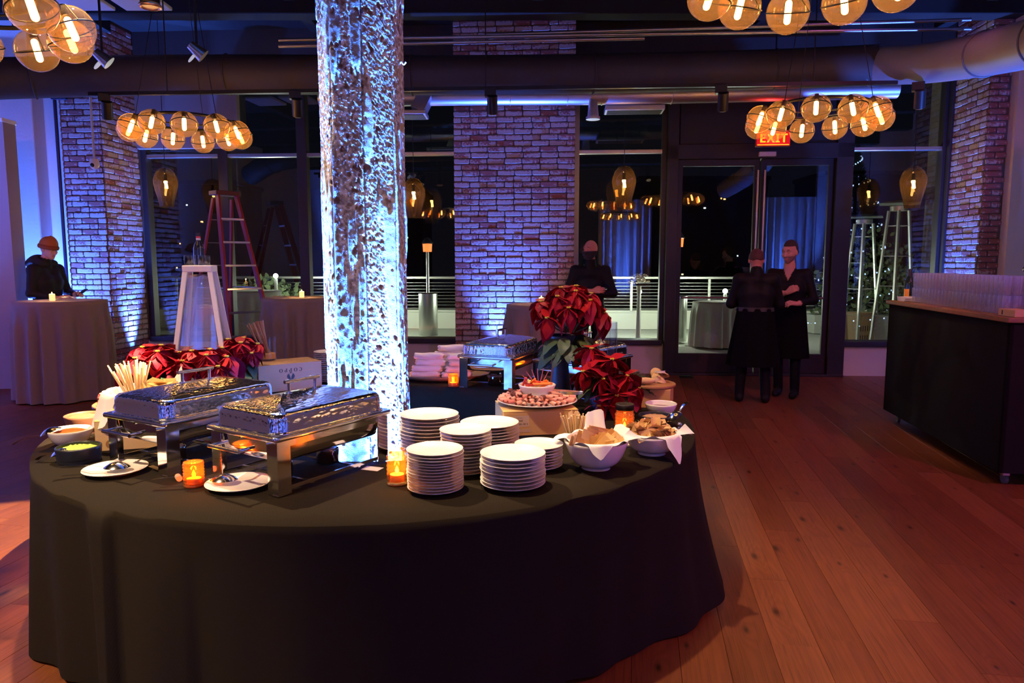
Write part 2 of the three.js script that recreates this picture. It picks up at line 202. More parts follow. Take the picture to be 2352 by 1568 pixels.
// faces: [x0, z0, x1, z1] in the pier's own plan, seen from outside
function brickPier(name, label, faces, core, h0, h1, pick, parent, height = CEIL) {
  const t = struct(name, label); t.position.set(...O); t.rotation.y = TURN; part(t, 'pier_core', box(core[2] - core[0], height, core[3] - core[1], (core[0] + core[2]) / 2, height / 2, (core[1] + core[3]) / 2), mortar);
  const R = rng(name.length * 31 + faces.length * 7 + Math.round(core[0] * 100)), rest = [];
  faces.forEach(([x0, z0, x1, z1], fi) => {
    const L = Math.hypot(x1 - x0, z1 - z0), dx = (x1 - x0) / L, dz = (z1 - z0) / L, yaw = Math.atan2(-dz, dx);
    for (let k = 0; k * BR.c < height - 0.05; k++) {
      const y = k * BR.c + BR.c / 2; let s = (k + fi) % 2 ? -BR.w / 2 - BR.j : -0.004; s -= R() * 0.015;
      while (s < L - 0.012) {
        const len = R() < 0.12 ? BR.w / 2 : BR.w, a = max(s, 0), b = min(s + len, L), w = b - a; s += len + BR.j; if (w < 0.03) continue;
        const proud = (R() - 0.5) * 0.007, c = (a + b) / 2, x = x0 + dx * c, z = z0 + dz * c, g = brickGeo[Math.floor(R() * 4)], m = (pick ?? ((r) => brickTex[Math.floor(r * brickTex.length)]))(R(), fi), P = [x - dz * (proud - 0.008), y, z + dx * (proud - 0.008)];
        if (y > h0 && y < h1) { const o = part(t, 'brick', g, m); o.position.set(...P); o.rotation.set(0, yaw, (R() - 0.5) * 0.012); o.scale.x = w / BR.w; }
        else rest.push([put(g.clone(), ...P, 0, yaw, 0, [w / BR.w, 1, 1]), m]);
      }
    }
  });
  const by = new Map(); for (const [g, m] of rest) { if (!by.has(m)) by.set(m, []); by.get(m).push(g); } for (const [m, l] of by) part(t, 'bricks', l, m).userData.kind = 'stuff';
  return t;
}
brickPier('wall_pier_centre', 'wide whitewashed red brick pier between the windows', [[u.C0, 0.7, u.C1, 0.7]], [u.C0, -0.1, u.C1, 0.7], 0.5, 3.62);
brickPier('wall_pier_left', 'whitewashed brick pier with a lit side beside the left windows', [[u.LP0, 0.8, u.LP1, 0.8], [u.LP1, 0.8, u.LP1, 0]], [u.LP0, -0.3, u.LP1, 0.8], 0.32, 3.62);
brickPier('wall_pier_right', 'brick pier with a blue lit side behind the bar', [[u.R, 0, u.R, 0.8], [u.R, 0.8, u.RP1, 0.8]], [u.R, -0.3, u.RP1, 0.8], 0.9, 3.75, (r, f) => f ? brickTex[[3, 0, 3][Math.floor(r * 3)]] : brickTex[Math.floor(r * 7)]);  // front face picks the darker bricks, its lack of light put into colour
{ const a = uAt(2146, -1.2), b = uAt(2166, -1.2) + 0.25; brickPier('exterior_brick_column', 'brick column outside the right window, yellow lamplight put in its colour', [[a, -1.2, b, -1.2]], [a, -1.6, b, -1.2], 0.5, 4.2, () => yellowLitBrick); }

// windows and doors
const glassM = pane(0.90, 0.93, 0.93, { ior: 2.0 });
function windowUnit(name, label, edges, top = 4.15, skip) {
  const t = struct(name, label); t.position.set(...O); t.rotation.y = TURN; const a = edges[0], b = edges[edges.length - 1];
  part(t, 'sill', rbox(b - a, 0.07, 0.30, 0.008, (a + b) / 2, 0.445, -0.1), frameM);
  part(t, 'transom_bar', rbox(b - a, 0.05, 0.1, 0.006, (a + b) / 2, 3.09, -0.12), brushed);
  part(t, 'head_frame', box(b - a, 0.1, 0.12, (a + b) / 2, top, -0.12), frameM);
  edges.forEach((e) => part(t, 'mullion', rbox(e === a || e === b ? 0.08 : 0.14, top - 0.44, 0.14, 0.006, e, (top + 0.44) / 2, -0.12), frameM));
  for (let i = 0; i < edges.length - 1; i++) for (const [h0, h1] of [[0.48, 3.065], [3.115, top - 0.05]]) part(t, 'pane', put(new THREE.PlaneGeometry(edges[i + 1] - edges[i] - 0.08, h1 - h0), (edges[i] + edges[i + 1]) / 2, (h0 + h1) / 2, -0.12), glassM);
  return t;
}
const w1 = [u.A + 0.05, uAt(517), uAt(697), uAt(872), u.C0 + 0.12];
windowUnit('window_1', 'left row of dark framed terrace windows', w1);
windowUnit('window_2', 'narrow terrace window between brick pier and door', [u.C1 - 0.02, u.D0 - 0.02]);
windowUnit('window_3', 'terrace window right of the door', [u.D1 + 0.02, uAt(2160)]);
part(scene.getObjectByName('window_3'), 'corner_post', rbox(0.16, 4.2, 0.2, 0.01, uAt(2170) + 0.02, 2.1, -0.05), frameM);
part(scene.getObjectByName('window_2'), 'jamb_trim', rbox(0.07, 3.6, 0.1, 0.006, u.C1 + 0.035, 2.25, 0.12), mat(0.35, 0.35, 0.4, 0.4));
{
  const t = struct('door_1', 'dark double glass door under a red exit sign'); t.position.set(...O); t.rotation.y = TURN; const a = u.D0, b = u.D1, c = uAt(1737), dm = mat(0.013, 0.007, 0.007, 0.5);
  part(t, 'jamb', rbox(0.14, 3.9, 0.24, 0.008, a + 0.07, 1.95, 0.0), dm); part(t, 'jamb', rbox(0.22, 3.9, 0.24, 0.008, b - 0.11, 1.95, 0.0), dm);
  part(t, 'header', rbox(b - a, 0.2, 0.24, 0.008, (a + b) / 2, 3.05, 0), dm); part(t, 'header_panel', rbox(b - a - 0.3, 0.72, 0.1, 0.02, (a + b) / 2, 3.5, 0.0), dm); part(t, 'threshold', rbox(b - a, 0.03, 0.26, 0.005, (a + b) / 2, 0.015, 0), frameM);
  for (const [x0, x1] of [[a + 0.14, c - 0.01], [c + 0.01, b - 0.22]]) {
    const leaf = part(t, 'leaf', [rbox(x1 - x0, 0.27, 0.05, 0.006, (x0 + x1) / 2, 0.165, 0.02), rbox(x1 - x0, 0.09, 0.05, 0.006, (x0 + x1) / 2, 2.91, 0.02), rbox(0.07, 2.6, 0.05, 0.006, x0 + 0.035, 1.58, 0.02), rbox(0.07, 2.6, 0.05, 0.006, x1 - 0.035, 1.58, 0.02)], dm);
    part(leaf, 'pane', put(new THREE.PlaneGeometry(x1 - x0 - 0.13, 2.58), (x0 + x1) / 2, 1.585, 0.02), glassM);
    const hx = x0 < c - 0.3 && x1 < c ? x1 - 0.035 : x0 + 0.035; part(leaf, 'pull_bar', [rod([hx, 0.5, 0.11], [hx, 2.8, 0.11], 0.014), rod([hx, 0.6, 0.04], [hx, 0.6, 0.11], 0.008), rod([hx, 2.7, 0.04], [hx, 2.7, 0.11], 0.008)], metal(0.5, 0.36, 0.36, 0.35));
    part(leaf, 'panic_bar', rod([x0 + 0.08, 1.08, 0.07], [x1 - 0.08, 1.08, 0.07], 0.014), metal(0.25, 0.2, 0.2, 0.4));
  }
  part(t, 'door_closer', rbox(0.22, 0.06, 0.07, 0.008, c + 0.05, 3.0, 0.16), mat(0.72, 0.62, 0.72, 0.4));
}
// exit sign
{
  const p = room(uAt(1773, 0.9), 0, 0.9), d = -p[2], q = atDepth(1775, 318, d);
  const t = thing('exit_sign', 'glowing red exit sign hanging above the double door', 'sign', q, TURN), w = 0.42, h = 0.20;
  part(t, 'housing', rbox(w, h, 0.05, 0.01, 0, 0, 0), mat(0.25, 0.02, 0.02, 0.4)); part(t, 'hanger', rod([0, h / 2, 0], [0, CEIL - q[1], 0], 0.01), blackMetal);
  const em = canvas(256, 128, (c) => { c.fillStyle = '#b00606'; c.fillRect(0, 0, 256, 128); c.fillStyle = '#ffb020'; c.font = 'bold 104px sans-serif'; c.textAlign = 'center'; c.fillText('EXIT', 128, 100); c.fillRect(6, 116, 244, 8); });
  const m = mat(0.05, 0.01, 0.01, 0.4, { emissive: C(1, 1, 1), emissiveMap: em, emissiveIntensity: 1.6 }); part(t, 'sign_face', put(new THREE.PlaneGeometry(w - 0.02, h - 0.02), 0, 0, 0.0265), m); part(t, 'sign_face', put(new THREE.PlaneGeometry(w - 0.02, h - 0.02), 0, 0, -0.0265, 0, PI), m);
  point(C(1, 0.03, 0.03), POWER.exit, [q[0], q[1], q[2] + 0.08], 2);
}

// ---------------------------------------------------------------- ducts, tracks and fittings under the ceiling
{
  const dark = mat(0.028, 0.023, 0.025, 0.65), pale = metal(0.62, 0.62, 0.66, 0.42);
  const path = [[-200, 185, 7.0], [100, 178, 7.6], [420, 172, 7.8], [1176, 172, 7.9], [1750, 160, 7.9], [2010, 150, 7.6]].map((p) => atDepth(...p)), bend = [[2010, 152, 7.6], [2120, 146, 7.2], [2230, 130, 6.6], [2380, 96, 5.6], [2560, 40, 4.6]].map((p) => atDepth(...p));
  const t = thing('ventilation_duct', 'large dark round duct sweeping across under the ceiling', 'duct'); part(t, 'duct_tube', tube(path, 0.20, 90, 26), dark);
  const cv = curve(path); for (const k of [0.1, 0.3, 0.5, 0.7, 0.9]) { const g = new THREE.TorusGeometry(0.203, 0.009, 6, 30), q = new THREE.Quaternion().setFromUnitVectors(V(0, 0, 1), cv.getTangentAt(k)); g.applyQuaternion(q); const p = cv.getPointAt(k); part(t, 'seam_band', g.translate(p.x, p.y, p.z), dark); }
  { const c2 = curve(bend), el = part(t, 'duct_elbow', tube(bend, 0.185, 60, 30), mat(0.15, 0.145, 0.16, 0.5), 'elbow at the right end, coloured paler to show the blue light'); for (const k of [0.005, 0.42, 0.72]) { const g = new THREE.TorusGeometry(k < 0.1 ? 0.195 : 0.188, k < 0.1 ? 0.02 : 0.009, 8, 34); g.applyQuaternion(new THREE.Quaternion().setFromUnitVectors(V(0, 0, 1), c2.getTangentAt(k))); const p = c2.getPointAt(k); part(el, 'seam_band', g.translate(p.x, p.y, p.z), mat(0.05, 0.05, 0.06, 0.5)); } }  // elbow coloured paler than the duct so the blue uplight shows on it
  const L2 = [[735, 226], [1060, 222], [1390, 220], [1700, 214], [2060, 205]].map(([x, y]) => { const d = 9.15 - (x - 735) * 0.0003; return atDepth(x, y, d); });
  const b = thing('supply_duct', 'pale metal duct running along above the terrace windows', 'duct'); part(b, 'duct_tube', tube(L2, 0.105, 60, 20), pale);
  for (const k of [0.34, 0.44, 0.5, 0.62]) { const p = curve(L2).getPointAt(k); part(b, 'seam_band', put(new THREE.TorusGeometry(0.108, 0.006, 6, 24), p.x, p.y, p.z, 0, PI / 2, 0), pale); }
  const d = atDepth(960, 240, 9.0); part(b, 'diffuser_boot', [bar([d[0] + 0.10, d[1] + 0.1, d[2]], [d[0] - 0.0, d[1] - 0.10, d[2] + 0.02], 0.16, 0.3), rbox(0.5, 0.05, 0.36, 0.01, d[0] - 0.14, d[1] - 0.12, d[2])], pale); part(b, 'grille', box(0.44, 0.01, 0.3, d[0] - 0.14, d[1] - 0.148, d[2]), blackPaint);
  const e = atDepth(1368, 250, 8.9); part(b, 'spout', [cyl(0.05, 0.07, 0.2, e[0] - 0.03, e[1], e[2], 18), cyl(0.085, 0.085, 0.03, e[0] - 0.03, e[1] - 0.11, e[2], 18)], pale);
  const f = atDepth(1456, 252, 9.1), gr = thing('air_grille', 'pale long air grille hanging under the duct by the door', 'vent', f, TURN); part(gr, 'grille_frame', rbox(0.72, 0.06, 0.3, 0.01, 0, 0, 0), pale); for (let i = 0; i < 5; i++) part(gr, 'louvre', box(0.66, 0.006, 0.03, 0, -0.033, -0.1 + i * 0.05), blackPaint); part(gr, 'hanger', [rod([-0.3, 0, 0], [-0.3, CEIL - f[1], 0], 0.005), rod([0.3, 0, 0], [0.3, CEIL - f[1], 0], 0.005)], blackMetal);
  // conduits under the beams
  const pc = metal(0.32, 0.32, 0.36, 0.4);
  [[640, 92, 2230, 66], [640, 106, 1480, 88], [1120, 80, 2230, 45]].forEach(([x0, y0, x1, y1], i) => one('conduit', ['thin metal conduit below the ceiling, lowest of the three', 'short thin metal conduit behind the column top', 'thin metal conduit below the ceiling, highest of the three'][i], 'pipe', rod(atDepth(x0, y0, 6.98), atDepth(x1, y1, 6.9), 0.016), pc));
  // track with black spot heads
  const r0 = atDepth(205, 216, 7.35), r1 = atDepth(2060, 190, 7.1), tr = thing('light_track', 'black lighting track running across in front of the windows', 'track'); part(tr, 'rail', bar(r0, r1, 0.035, 0.04), blackMetal); for (const k of [0.1, 0.5, 0.9]) { const x = lerp(r0[0], r1[0], k), y = lerp(r0[1], r1[1], k), z = lerp(r0[2], r1[2], k); part(tr, 'hanger', rod([x, y, z], [x, CEIL, z], 0.006), blackMetal); }
  const where = ['by the left brick pier', 'left of the column', 'above the centre brick pier', 'above the door', 'by the right window'];
  [240, 690, 1143, 1668, 2108].forEach((px, i) => {
    const k = (px - 205) / 1855, p = [lerp(r0[0], r1[0], k), lerp(r0[1], r1[1], k), lerp(r0[2], r1[2], k)], s = thing('track_spotlight', 'black spot head on the lighting track ' + where[i], 'spotlight', p, 0.5 - i * 0.25);
    part(s, 'yoke', rbox(0.03, 0.1, 0.03, 0.004, 0, -0.06, 0), blackMetal); part(s, 'head', [cyl(0.05, 0.05, 0.17, 0.02, -0.16, 0.03, 24, 0.5, 0, 0), rbox(0.11, 0.08, 0.09, 0.006, 0.0, -0.04, 0)], blackMetal); part(s, 'lens', cyl(0.042, 0.042, 0.006, 0.02, -0.235, -0.012, 24, 0.5, 0, 0), glow(1, 0.75, 0.5, 0.6));
  });
  fittings.forEach(([from, to], i) => { // heads of the unseen buffet spots and magenta tints, on stems from the ceiling
    const s = thing('ceiling_spotlight', 'unseen black spot head under the ceiling, placed to light ' + ['the left of the buffet', 'the cracker bowls', 'the rear of the buffet', 'the floor left of the buffet', 'the bar', 'the left wall', 'the right wall', 'the front left of the cloth', 'the floor by the door', 'the floor right of the buffet'][i], 'spotlight', from), d = V(...to).sub(V(...from)).normalize(), b = d.clone().multiplyScalar(-0.19), e = d.clone().multiplyScalar(-0.03);
    part(s, 'head', rod(b.toArray(), e.toArray(), 0.05, 0.055, 24), blackMetal); part(s, 'stem', rod([b.x * 0.6, b.y * 0.6, b.z * 0.6], [b.x * 0.6, CEIL - from[1], b.z * 0.6], 0.01), blackMetal); part(s, 'lens', rod(e.toArray(), d.clone().multiplyScalar(-0.024).toArray(), 0.048, 0.048, 24), glow(1, 0.7, 0.45, 1.5));
  });
  // ring downlight, hanging wires, junction boxes in the dark
  const rl = atDepth(345, 14, 4.9); const ring = thing('downlight', 'small amber ring downlight at the top left of the ceiling', 'light', rl); part(ring, 'trim_ring', put(new THREE.TorusGeometry(0.06, 0.012, 8, 28), 0, 0, 0, PI / 2), metal(0.8, 0.5, 0.3, 0.3)); part(ring, 'lens', cyl(0.05, 0.05, 0.01, 0, 0.006, 0, 24), glow(1, 0.45, 0.15, 0.7)); part(ring, 'can', cyl(0.06, 0.06, max(0.05, CEIL - rl[1] - 0.01), 0, (CEIL - rl[1]) / 2 + 0.01, 0, 24), blackMetal);
  [[452, 116, 6.2, 'beside the left end of the conduits'], [235, 132, 6.2, 'over the near left chandelier']].forEach(([px, py, dd, w], i) => { const p = atDepth(px, py, dd), s = thing('ceiling_spotlight', 'small silver spot head hanging ' + w, 'spotlight', p); part(s, 'head', cyl(0.035, 0.06, 0.13, 0, 0, 0, 24, 0.4, 0, 0.8), brushed); part(s, 'stem', rod([0, 0.03, 0], [0, CEIL - p[1], 0], 0.01), blackMetal); part(s, 'lens', cyl(0.05, 0.05, 0.006, -0.048 - 0.0, -0.05, -0.02, 20, 0.4, 0, 0.8), glow(0.7, 0.7, 1, 0.5)); });
  const cam = atDepth(217, 378, 8.75), sc = thing('security_camera', 'white dome camera on a thin drop pole by the left brick pier', 'camera', cam); part(sc, 'dome', [ball(0.055, 0, 0, 0), cyl(0.045, 0.055, 0.05, 0, 0.04, 0)], mat(0.8, 0.8, 0.8, 0.4)); part(sc, 'lens', ball(0.025, 0.0, -0.01, 0.042), mat(0.02, 0.02, 0.02, 0.1)); part(sc, 'drop_pole', rod([0, 0.05, 0], [0, CEIL - cam[1] - 0.0, 0], 0.013), mat(0.5, 0.5, 0.52, 0.5));
  const vp = room(u.LP0 - 0.02, 0, 0.86), pipe = thing('wall_pipe', 'thin dark vertical pipe beside the left brick pier', 'pipe', vp); part(pipe, 'pipe_tube', rod([0, 0, 0], [0, 3.75, 0], 0.022), mat(0.02, 0.02, 0.05, 0.4)); part(pipe, 'bracket', rbox(0.2, 0.05, 0.05, 0.008, 0.06, 3.72, 0.0), mat(0.02, 0.02, 0.05, 0.4));
}

// ---------------------------------------------------------------- globe chandeliers
const bulbGlass = mat(1, 0.78, 0.50, 0.0, { transmission: 0.95, thickness: 0, ior: 1.5 });
const GL = 0.108, globeGeo = new THREE.SphereGeometry(GL, 32, 22), bandGeo = new THREE.TorusGeometry(GL + 0.002, 0.0035, 6, 44).rotateX(PI / 2), filGeo = join([cyl(0.017, 0.017, 0.084, 0, 0.0, 0, 12), ball(0.017, 0, 0.042, 0, 1, 1, 1, 12, 8), ball(0.017, 0, -0.042, 0, 1, 1, 1, 12, 8)]), envGeo = lathe([[0, -0.062], [0.018, -0.058], [0.025, -0.045], [0.025, 0.04], [0.015, 0.06], [0.012, 0.08]], 20), sockGeo = cyl(0.016, 0.018, 0.05, 0, 0.09, 0, 16);
const filM = glow(1, 0.66, 0.28, 18);
function chandelier(label, p, n, phase, R = 0.5, power = POWER.globe) {
  const t = thing('globe_chandelier', label, 'chandelier', p, 0, 'ring chandeliers of amber glass globes');
  part(t, 'ring_frame', put(new THREE.TorusGeometry(R - 0.06, 0.012, 8, 72), 0, 0.10, 0, PI / 2), blackMetal);
  part(t, 'ring_frame', put(new THREE.TorusGeometry(R - 0.16, 0.006, 8, 72), 0, 0.13, 0, PI / 2), blackMetal);
  for (let i = 0; i < 3; i++) { const a = i * 2.1 + 0.5; part(t, 'cable', rod([(R - 0.06) * cos(a), 0.1, (R - 0.06) * sin(a)], [0.03 * cos(a), CEIL - p[1] - 0.02, 0.03 * sin(a)], 0.003), blackMetal); }
  part(t, 'ceiling_rose', cyl(0.09, 0.09, 0.03, 0, CEIL - p[1] - 0.016, 0), blackMetal);
  for (let i = 0; i < n; i++) {
    const a = phase + i * 2 * PI / n, g = part(t, 'globe', globeGeo, bulbGlass); g.castShadow = false; g.position.set(R * cos(a), (i % 2) * 0.012, R * sin(a)); g.quaternion.setFromUnitVectors(V(0, 1, 0), V(-cos(a) * 0.36, 1, -sin(a) * 0.36).normalize());
    part(g, 'globe_band', bandGeo, blackMetal); part(g, 'filament', filGeo, filM).castShadow = false; part(g, 'socket', sockGeo, blackMetal); part(g, 'bracket', rod([GL * 0.75, -0.0, GL * 0.7], [0.02, 0.11, 0], 0.004), blackMetal);
    const q = V(0, 0.0, 0).applyQuaternion(g.quaternion).add(g.position); point(WARM, power, [p[0] + q.x, p[1] + q.y, p[2] + q.z], 0.4);
  }
  return t;
}
const chandSpots = { farLeft: atDepth(428, 306, 6.7), farRight: atDepth(1877, 277, 6.1), nearRight: [1.36, 2.86, -3.42], nearLeft: [-2.62, 2.70, -3.5] };
chandelier('ring chandelier of amber globes at far left, before the ladder window', chandSpots.farLeft, 11, 0.04, 0.47);
chandelier('ring chandelier of amber globes at far right, overlapping the exit sign', chandSpots.farRight, 11, 0.275, 0.475);
chandelier('large near chandelier of amber globes cut by the top edge, right', chandSpots.nearRight, 11, 0.289, 0.47);
chandelier('large near chandelier of amber globes cut by the top left corner', chandSpots.nearLeft, 11, 0.3, 0.50, POWER.globe * 0.45);
for (const [i, [x, z]] of [[-2.5, 0.6], [1.6, 0.6], [-0.4, 2.6]].entries()) chandelier(['ring chandelier seen reflected in the windows, left', 'ring chandelier seen reflected in the windows, right', 'ring chandelier seen reflected in the windows, rearmost'][i], [x, 2.85, z], 10, i, 0.5, POWER.rear);

// smoked pendants by the windows
{
  const prof = [[0.03, 0.26], [0.075, 0.245], [0.125, 0.19], [0.155, 0.11], [0.158, 0.05], [0.14, -0.04], [0.112, -0.14], [0.095, -0.22], [0.09, -0.26]], smoke = mat(0.72, 0.50, 0.26, 0.0, { transmission: 0.975, thickness: 0, ior: 1.5, side: THREE.DoubleSide });
  const L = [['over the left window, beside the ladder', 381, 430], ['just right of the rough column', 950, 455], ['in the window left of the door', 1433, 428], ['over the bar at the right window', 2097, 430]];
  for (const [where, px, py] of L) {
    const p = room(uAt(px, 0.55), 0, 0.55), q = atDepth(px, py, -p[2]), t = thing('pendant_lamp', 'smoked amber glass pendant lamp hanging ' + where, 'pendant lamp', q, 0, 'smoked glass pendants along the windows');
    part(t, 'glass_shade', lathe(prof, 40), smoke).castShadow = false; part(t, 'filament', [cyl(0.018, 0.018, 0.09, 0.006, 0.03, 0, 12, 0, 0, 0.15), ball(0.024, 0, 0.07, 0)], glow(1, 0.72, 0.33, 40)).castShadow = false; part(t, 'socket', cyl(0.02, 0.024, 0.09, 0, 0.13, 0, 16), blackMetal); part(t, 'cable', rod([0, 0.17, 0], [0, CEIL - q[1], 0], 0.004), blackMetal);
    point(C(1, 0.66, 0.30), POWER.pendant, [q[0], q[1] + 0.04, q[2]], 0.5);
  }
}
// uplights at the feet of walls
function uplight(label, p, target, power, deg, blur = 0.6, color = BLUE) {
  const t = thing('uplight', label, 'uplight', p); part(t, 'can', [cyl(0.06, 0.055, 0.11, 0, 0.075, 0, 24, 0, 0, 0, true), cyl(0.055, 0.055, 0.01, 0, 0.03, 0)], blackMetal); part(t, 'base_plate', rbox(0.16, 0.02, 0.12, 0.004, 0, 0.01, 0), blackMetal); part(t, 'lens', cyl(0.053, 0.053, 0.01, 0, 0.115, 0, 24), glow(0.2, 0.35, 1, 3));
  spot(color, power, [p[0], p[1] + 0.14, p[2]], target, deg, blur, 2);
}
{
  const lp = room(u.LP1 + 0.14, 0, 0.42), cp = room((u.C0 + u.C1) / 2 - 0.16, 0, 0.92), rp = room(u.R - 0.16, 0, 0.45);
  uplight('blue uplight at the foot of the left brick pier', lp, [lp[0] - 0.10, 4.4, lp[2]], POWER.pier * 1.3, 22, 0.9);
  uplight('blue uplight at the foot of the centre brick pier', cp, [cp[0] + 0.05, 4.4, cp[2] - 0.25], POWER.pier * 0.62, 32, 0.9);
  uplight('blue uplight behind the bar at the right brick pier', rp, [rp[0] + 0.12, 4.2, rp[2]], POWER.pier * 0.9, 28, 0.9);
  const wl = [-6.28, 0, -9.28]; uplight('blue uplight behind the left partition', wl, [-6.2, 4.2, -9.5], POWER.pier * 0.8, 60, 1);
  uplight('unseen blue uplight outside the picture, placed to tint the left wall', [-7.6, 0, -6.6], [-8.6, 3, -7.4], POWER.pier * 0.8, 70, 1);  // out of view, placed to tint the left side of the room
  const br = [5.25, 0, -5.3]; uplight('unseen blue uplight behind the bar, placed to light the duct elbow', br, [4.5, 3.6, -6.0], POWER.wallwash * 0.9, 60, 1);  // out of view behind the bar, placed to light the duct elbow
}

// ---------------------------------------------------------------- rough octagonal column in the middle of the buffet ring
const RC = [-0.668, -3.79], RIN = 0.90, ROUT = 1.588, TOP = 0.76;
{
  const cx = -0.765, cz = -3.78, R = 0.204, start = -11 * PI / 180, NU = 8 * 38, NV = 1100, col = [], per = 24;
  const coat = (a, y, f) => { const w = fbm(a * 3 + f * 7, y * 1.6, f, 4), keep = [0.44, 0.60, 0.5, 0.6, 0.5, 0.5, 0.5, 0.57][f]; return smooth(keep - 0.03, keep + 0.03, w); };
  const surf = (uu, vv) => {
    const i = uu * 8, f = Math.floor(i) % 8, s = (i - Math.floor(i)) - 0.5, mid = start + f * PI / 4, half = Math.tan(PI / 8) * R, y = vv * CEIL, a = (f + s) * half * 2;
    const flat = 1 - 0.06 * Math.pow(abs(s) * 2, 14), wob = (fbm(uu * 14, y * 1.3, 4, 3) - 0.5) * 0.004;
    const sm = coat(a * 6, y * 1.4, f), rough = (fbm(a * 110, y * 90, f, 3) - 0.5) * 0.0042 + (fbm(a * 190, y * 160, f + 9, 2) - 0.5) * 0.0032, fine = (fbm(a * 40, y * 30, 5, 3) - 0.5) * 0.003, chip = smooth(0.70, 0.76, fbm(a * 36, y * 26, f + 3, 3));
    const d = wob + lerp(rough - 0.003, fine + 0.004, sm) - chip * 0.005, r = R * flat + d, x = s * 2 * half * (r / R);
    const rust = smooth(0.56, 0.66, fbm(a * 64, y * 50, f + 30, 3)), g = smooth(0.3, 0.7, fbm(a * 80, y * 80, 8, 3)), brownPatch = smooth(0.5, 0.62, fbm(a * 9, y * 2.6, 14 + f, 5)) * (f === 0 ? 0.75 : 0.15);  // front-left facet has a darker coat and stronger brown patches
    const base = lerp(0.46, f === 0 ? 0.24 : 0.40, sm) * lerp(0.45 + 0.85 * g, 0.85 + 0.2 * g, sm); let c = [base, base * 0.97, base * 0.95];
    const k = clamp(chip * 0.85 + rust * (1 - sm) * 0.6 + brownPatch * 0.8); c = [lerp(c[0], 0.12, k), lerp(c[1], 0.055, k), lerp(c[2], 0.045, k)]; col.push(...c);
    return [cos(mid) * x + sin(mid) * r, y, -sin(mid) * x + cos(mid) * r, uu * 13, y * 8];
  };
  const g = grid(NU, NV, surf, true); g.setAttribute('color', new THREE.Float32BufferAttribute(col, 3));
  const t = one('rough_column', 'octagonal concrete column with peeling white paint rising through the buffet ring', 'column', g, mat(1, 1, 1, 0.62, { vertexColors: true, bumpMap: tint(grainy, { repeat: new THREE.Vector2(1, 1) }), bumpScale: 0.004 }), [cx, 0, cz]);
  const hook = thing('wall_hook', 'small white cable hook high on the right side of the column', 'hook', [cx + R + 0.004, atDepth(925, 148, 3.75)[1], cz + 0.03]); part(hook, 'hook_wire', tube([[-0.02, -0.01, 0], [0.0, 0.012, 0], [0.012, 0.0, 0], [0.022, 0.012, 0]], 0.005, 16), mat(0.8, 0.8, 0.8, 0.4));
  const dir = (deg, d) => [cx + sin(deg * PI / 180) * d, cz + cos(deg * PI / 180) * d];
  for (const [i, [deg, pw, dd]] of [[35, 1.6, 0.305], [-58, 2.2, 0.31], [150, 0.5, 0.32], [-150, 0.5, 0.32]].entries()) { const [x, z] = dir(deg, dd), [tx, tz] = dir(deg, 0.15); uplight('blue uplight on the floor at the column foot, ' + ['front right', 'front left', 'rear right', 'rear left'][i], [x, 0, z], [tx, 4.4, tz], POWER.column * pw, 26, 0.9, C(0.05, 0.22, 1)); }
}

// ---------------------------------------------------------------- ring buffet table under black cloth
const blackCloth = mat(0.016, 0.0122, 0.0080, 1, { specularIntensity: 0.15, bumpMap: tint(weave, { repeat: new THREE.Vector2(1, 1) }), bumpScale: 0.0008, side: THREE.DoubleSide });
const foldAt = (th) => 0.010 * sin(23 * th + 1) + 0.012 * sin(11 * th + 2 * sin(3 * th)) + 0.008 * sin(37 * th) + 0.02 * sin(5 * th + 0.7);
{
  const t = thing('buffet_table', 'ring shaped buffet table draped to the floor in black cloth around the column', 'table', [RC[0], 0, RC[1]]);
  const bump = (th, at, w) => exp(-((((th - at + 3 * PI) % (2 * PI) - PI) / w) ** 2));
  const outer = (th, k) => ROUT + 0.012 + foldAt(th) * k * 1.3 + 0.15 * k * k * bump(th, 0.33, 0.22) + smooth(0, 0.12, k) * (0.030 + 0.03 * k) * (smooth(2.00, 2.018, th) - smooth(2.05, 2.12, th)) + smooth(0, 0.3, k) * 0.03 * k * (smooth(1.80, 1.83, th) - smooth(1.85, 1.95, th)) + 0.03 * k * bump(th, 1.95, 0.12) + k * 0.04 * bump(th, 2.45, 0.1);
  const rows = 44;
  const surf = (uu, vv) => {
    const th = uu * 2 * PI, j = vv * rows; let r, y;
    if (j < 10) { const k = 1 - j / 10; r = RIN - 0.008 + foldAt(th * 1.0 + 2) * k * 0.8; y = lerp(TOP - 0.012, 0.015, k); }
    else if (j < 20) { const k = (j - 10) / 10; r = lerp(RIN, ROUT, k); y = TOP + 0.0012 * sin(9 * th + k * 4) - (k < 0.05 || k > 0.95 ? 0.002 : 0); }
    else { const k = (j - 20) / (rows - 20); r = outer(th, Math.pow(k, 0.8)); y = lerp(TOP - 0.012, 0.012 + 0.012 * (1 + sin(7 * th)), k); if (j === 20) { y = TOP - 0.012; } }
    return [r * cos(th), y, r * sin(th), th * 9, y * 6 + r * 6];
  };
  part(t, 'tablecloth', grid(720, rows, surf, true), blackCloth);
  for (let i = 0; i < 8; i++) { const a = i * PI / 4 + 0.2; part(t, 'table_leg', rod([1.25 * cos(a), 0.0, 1.25 * sin(a)], [1.25 * cos(a), TOP - 0.02, 1.25 * sin(a)], 0.02), blackMetal); }
}
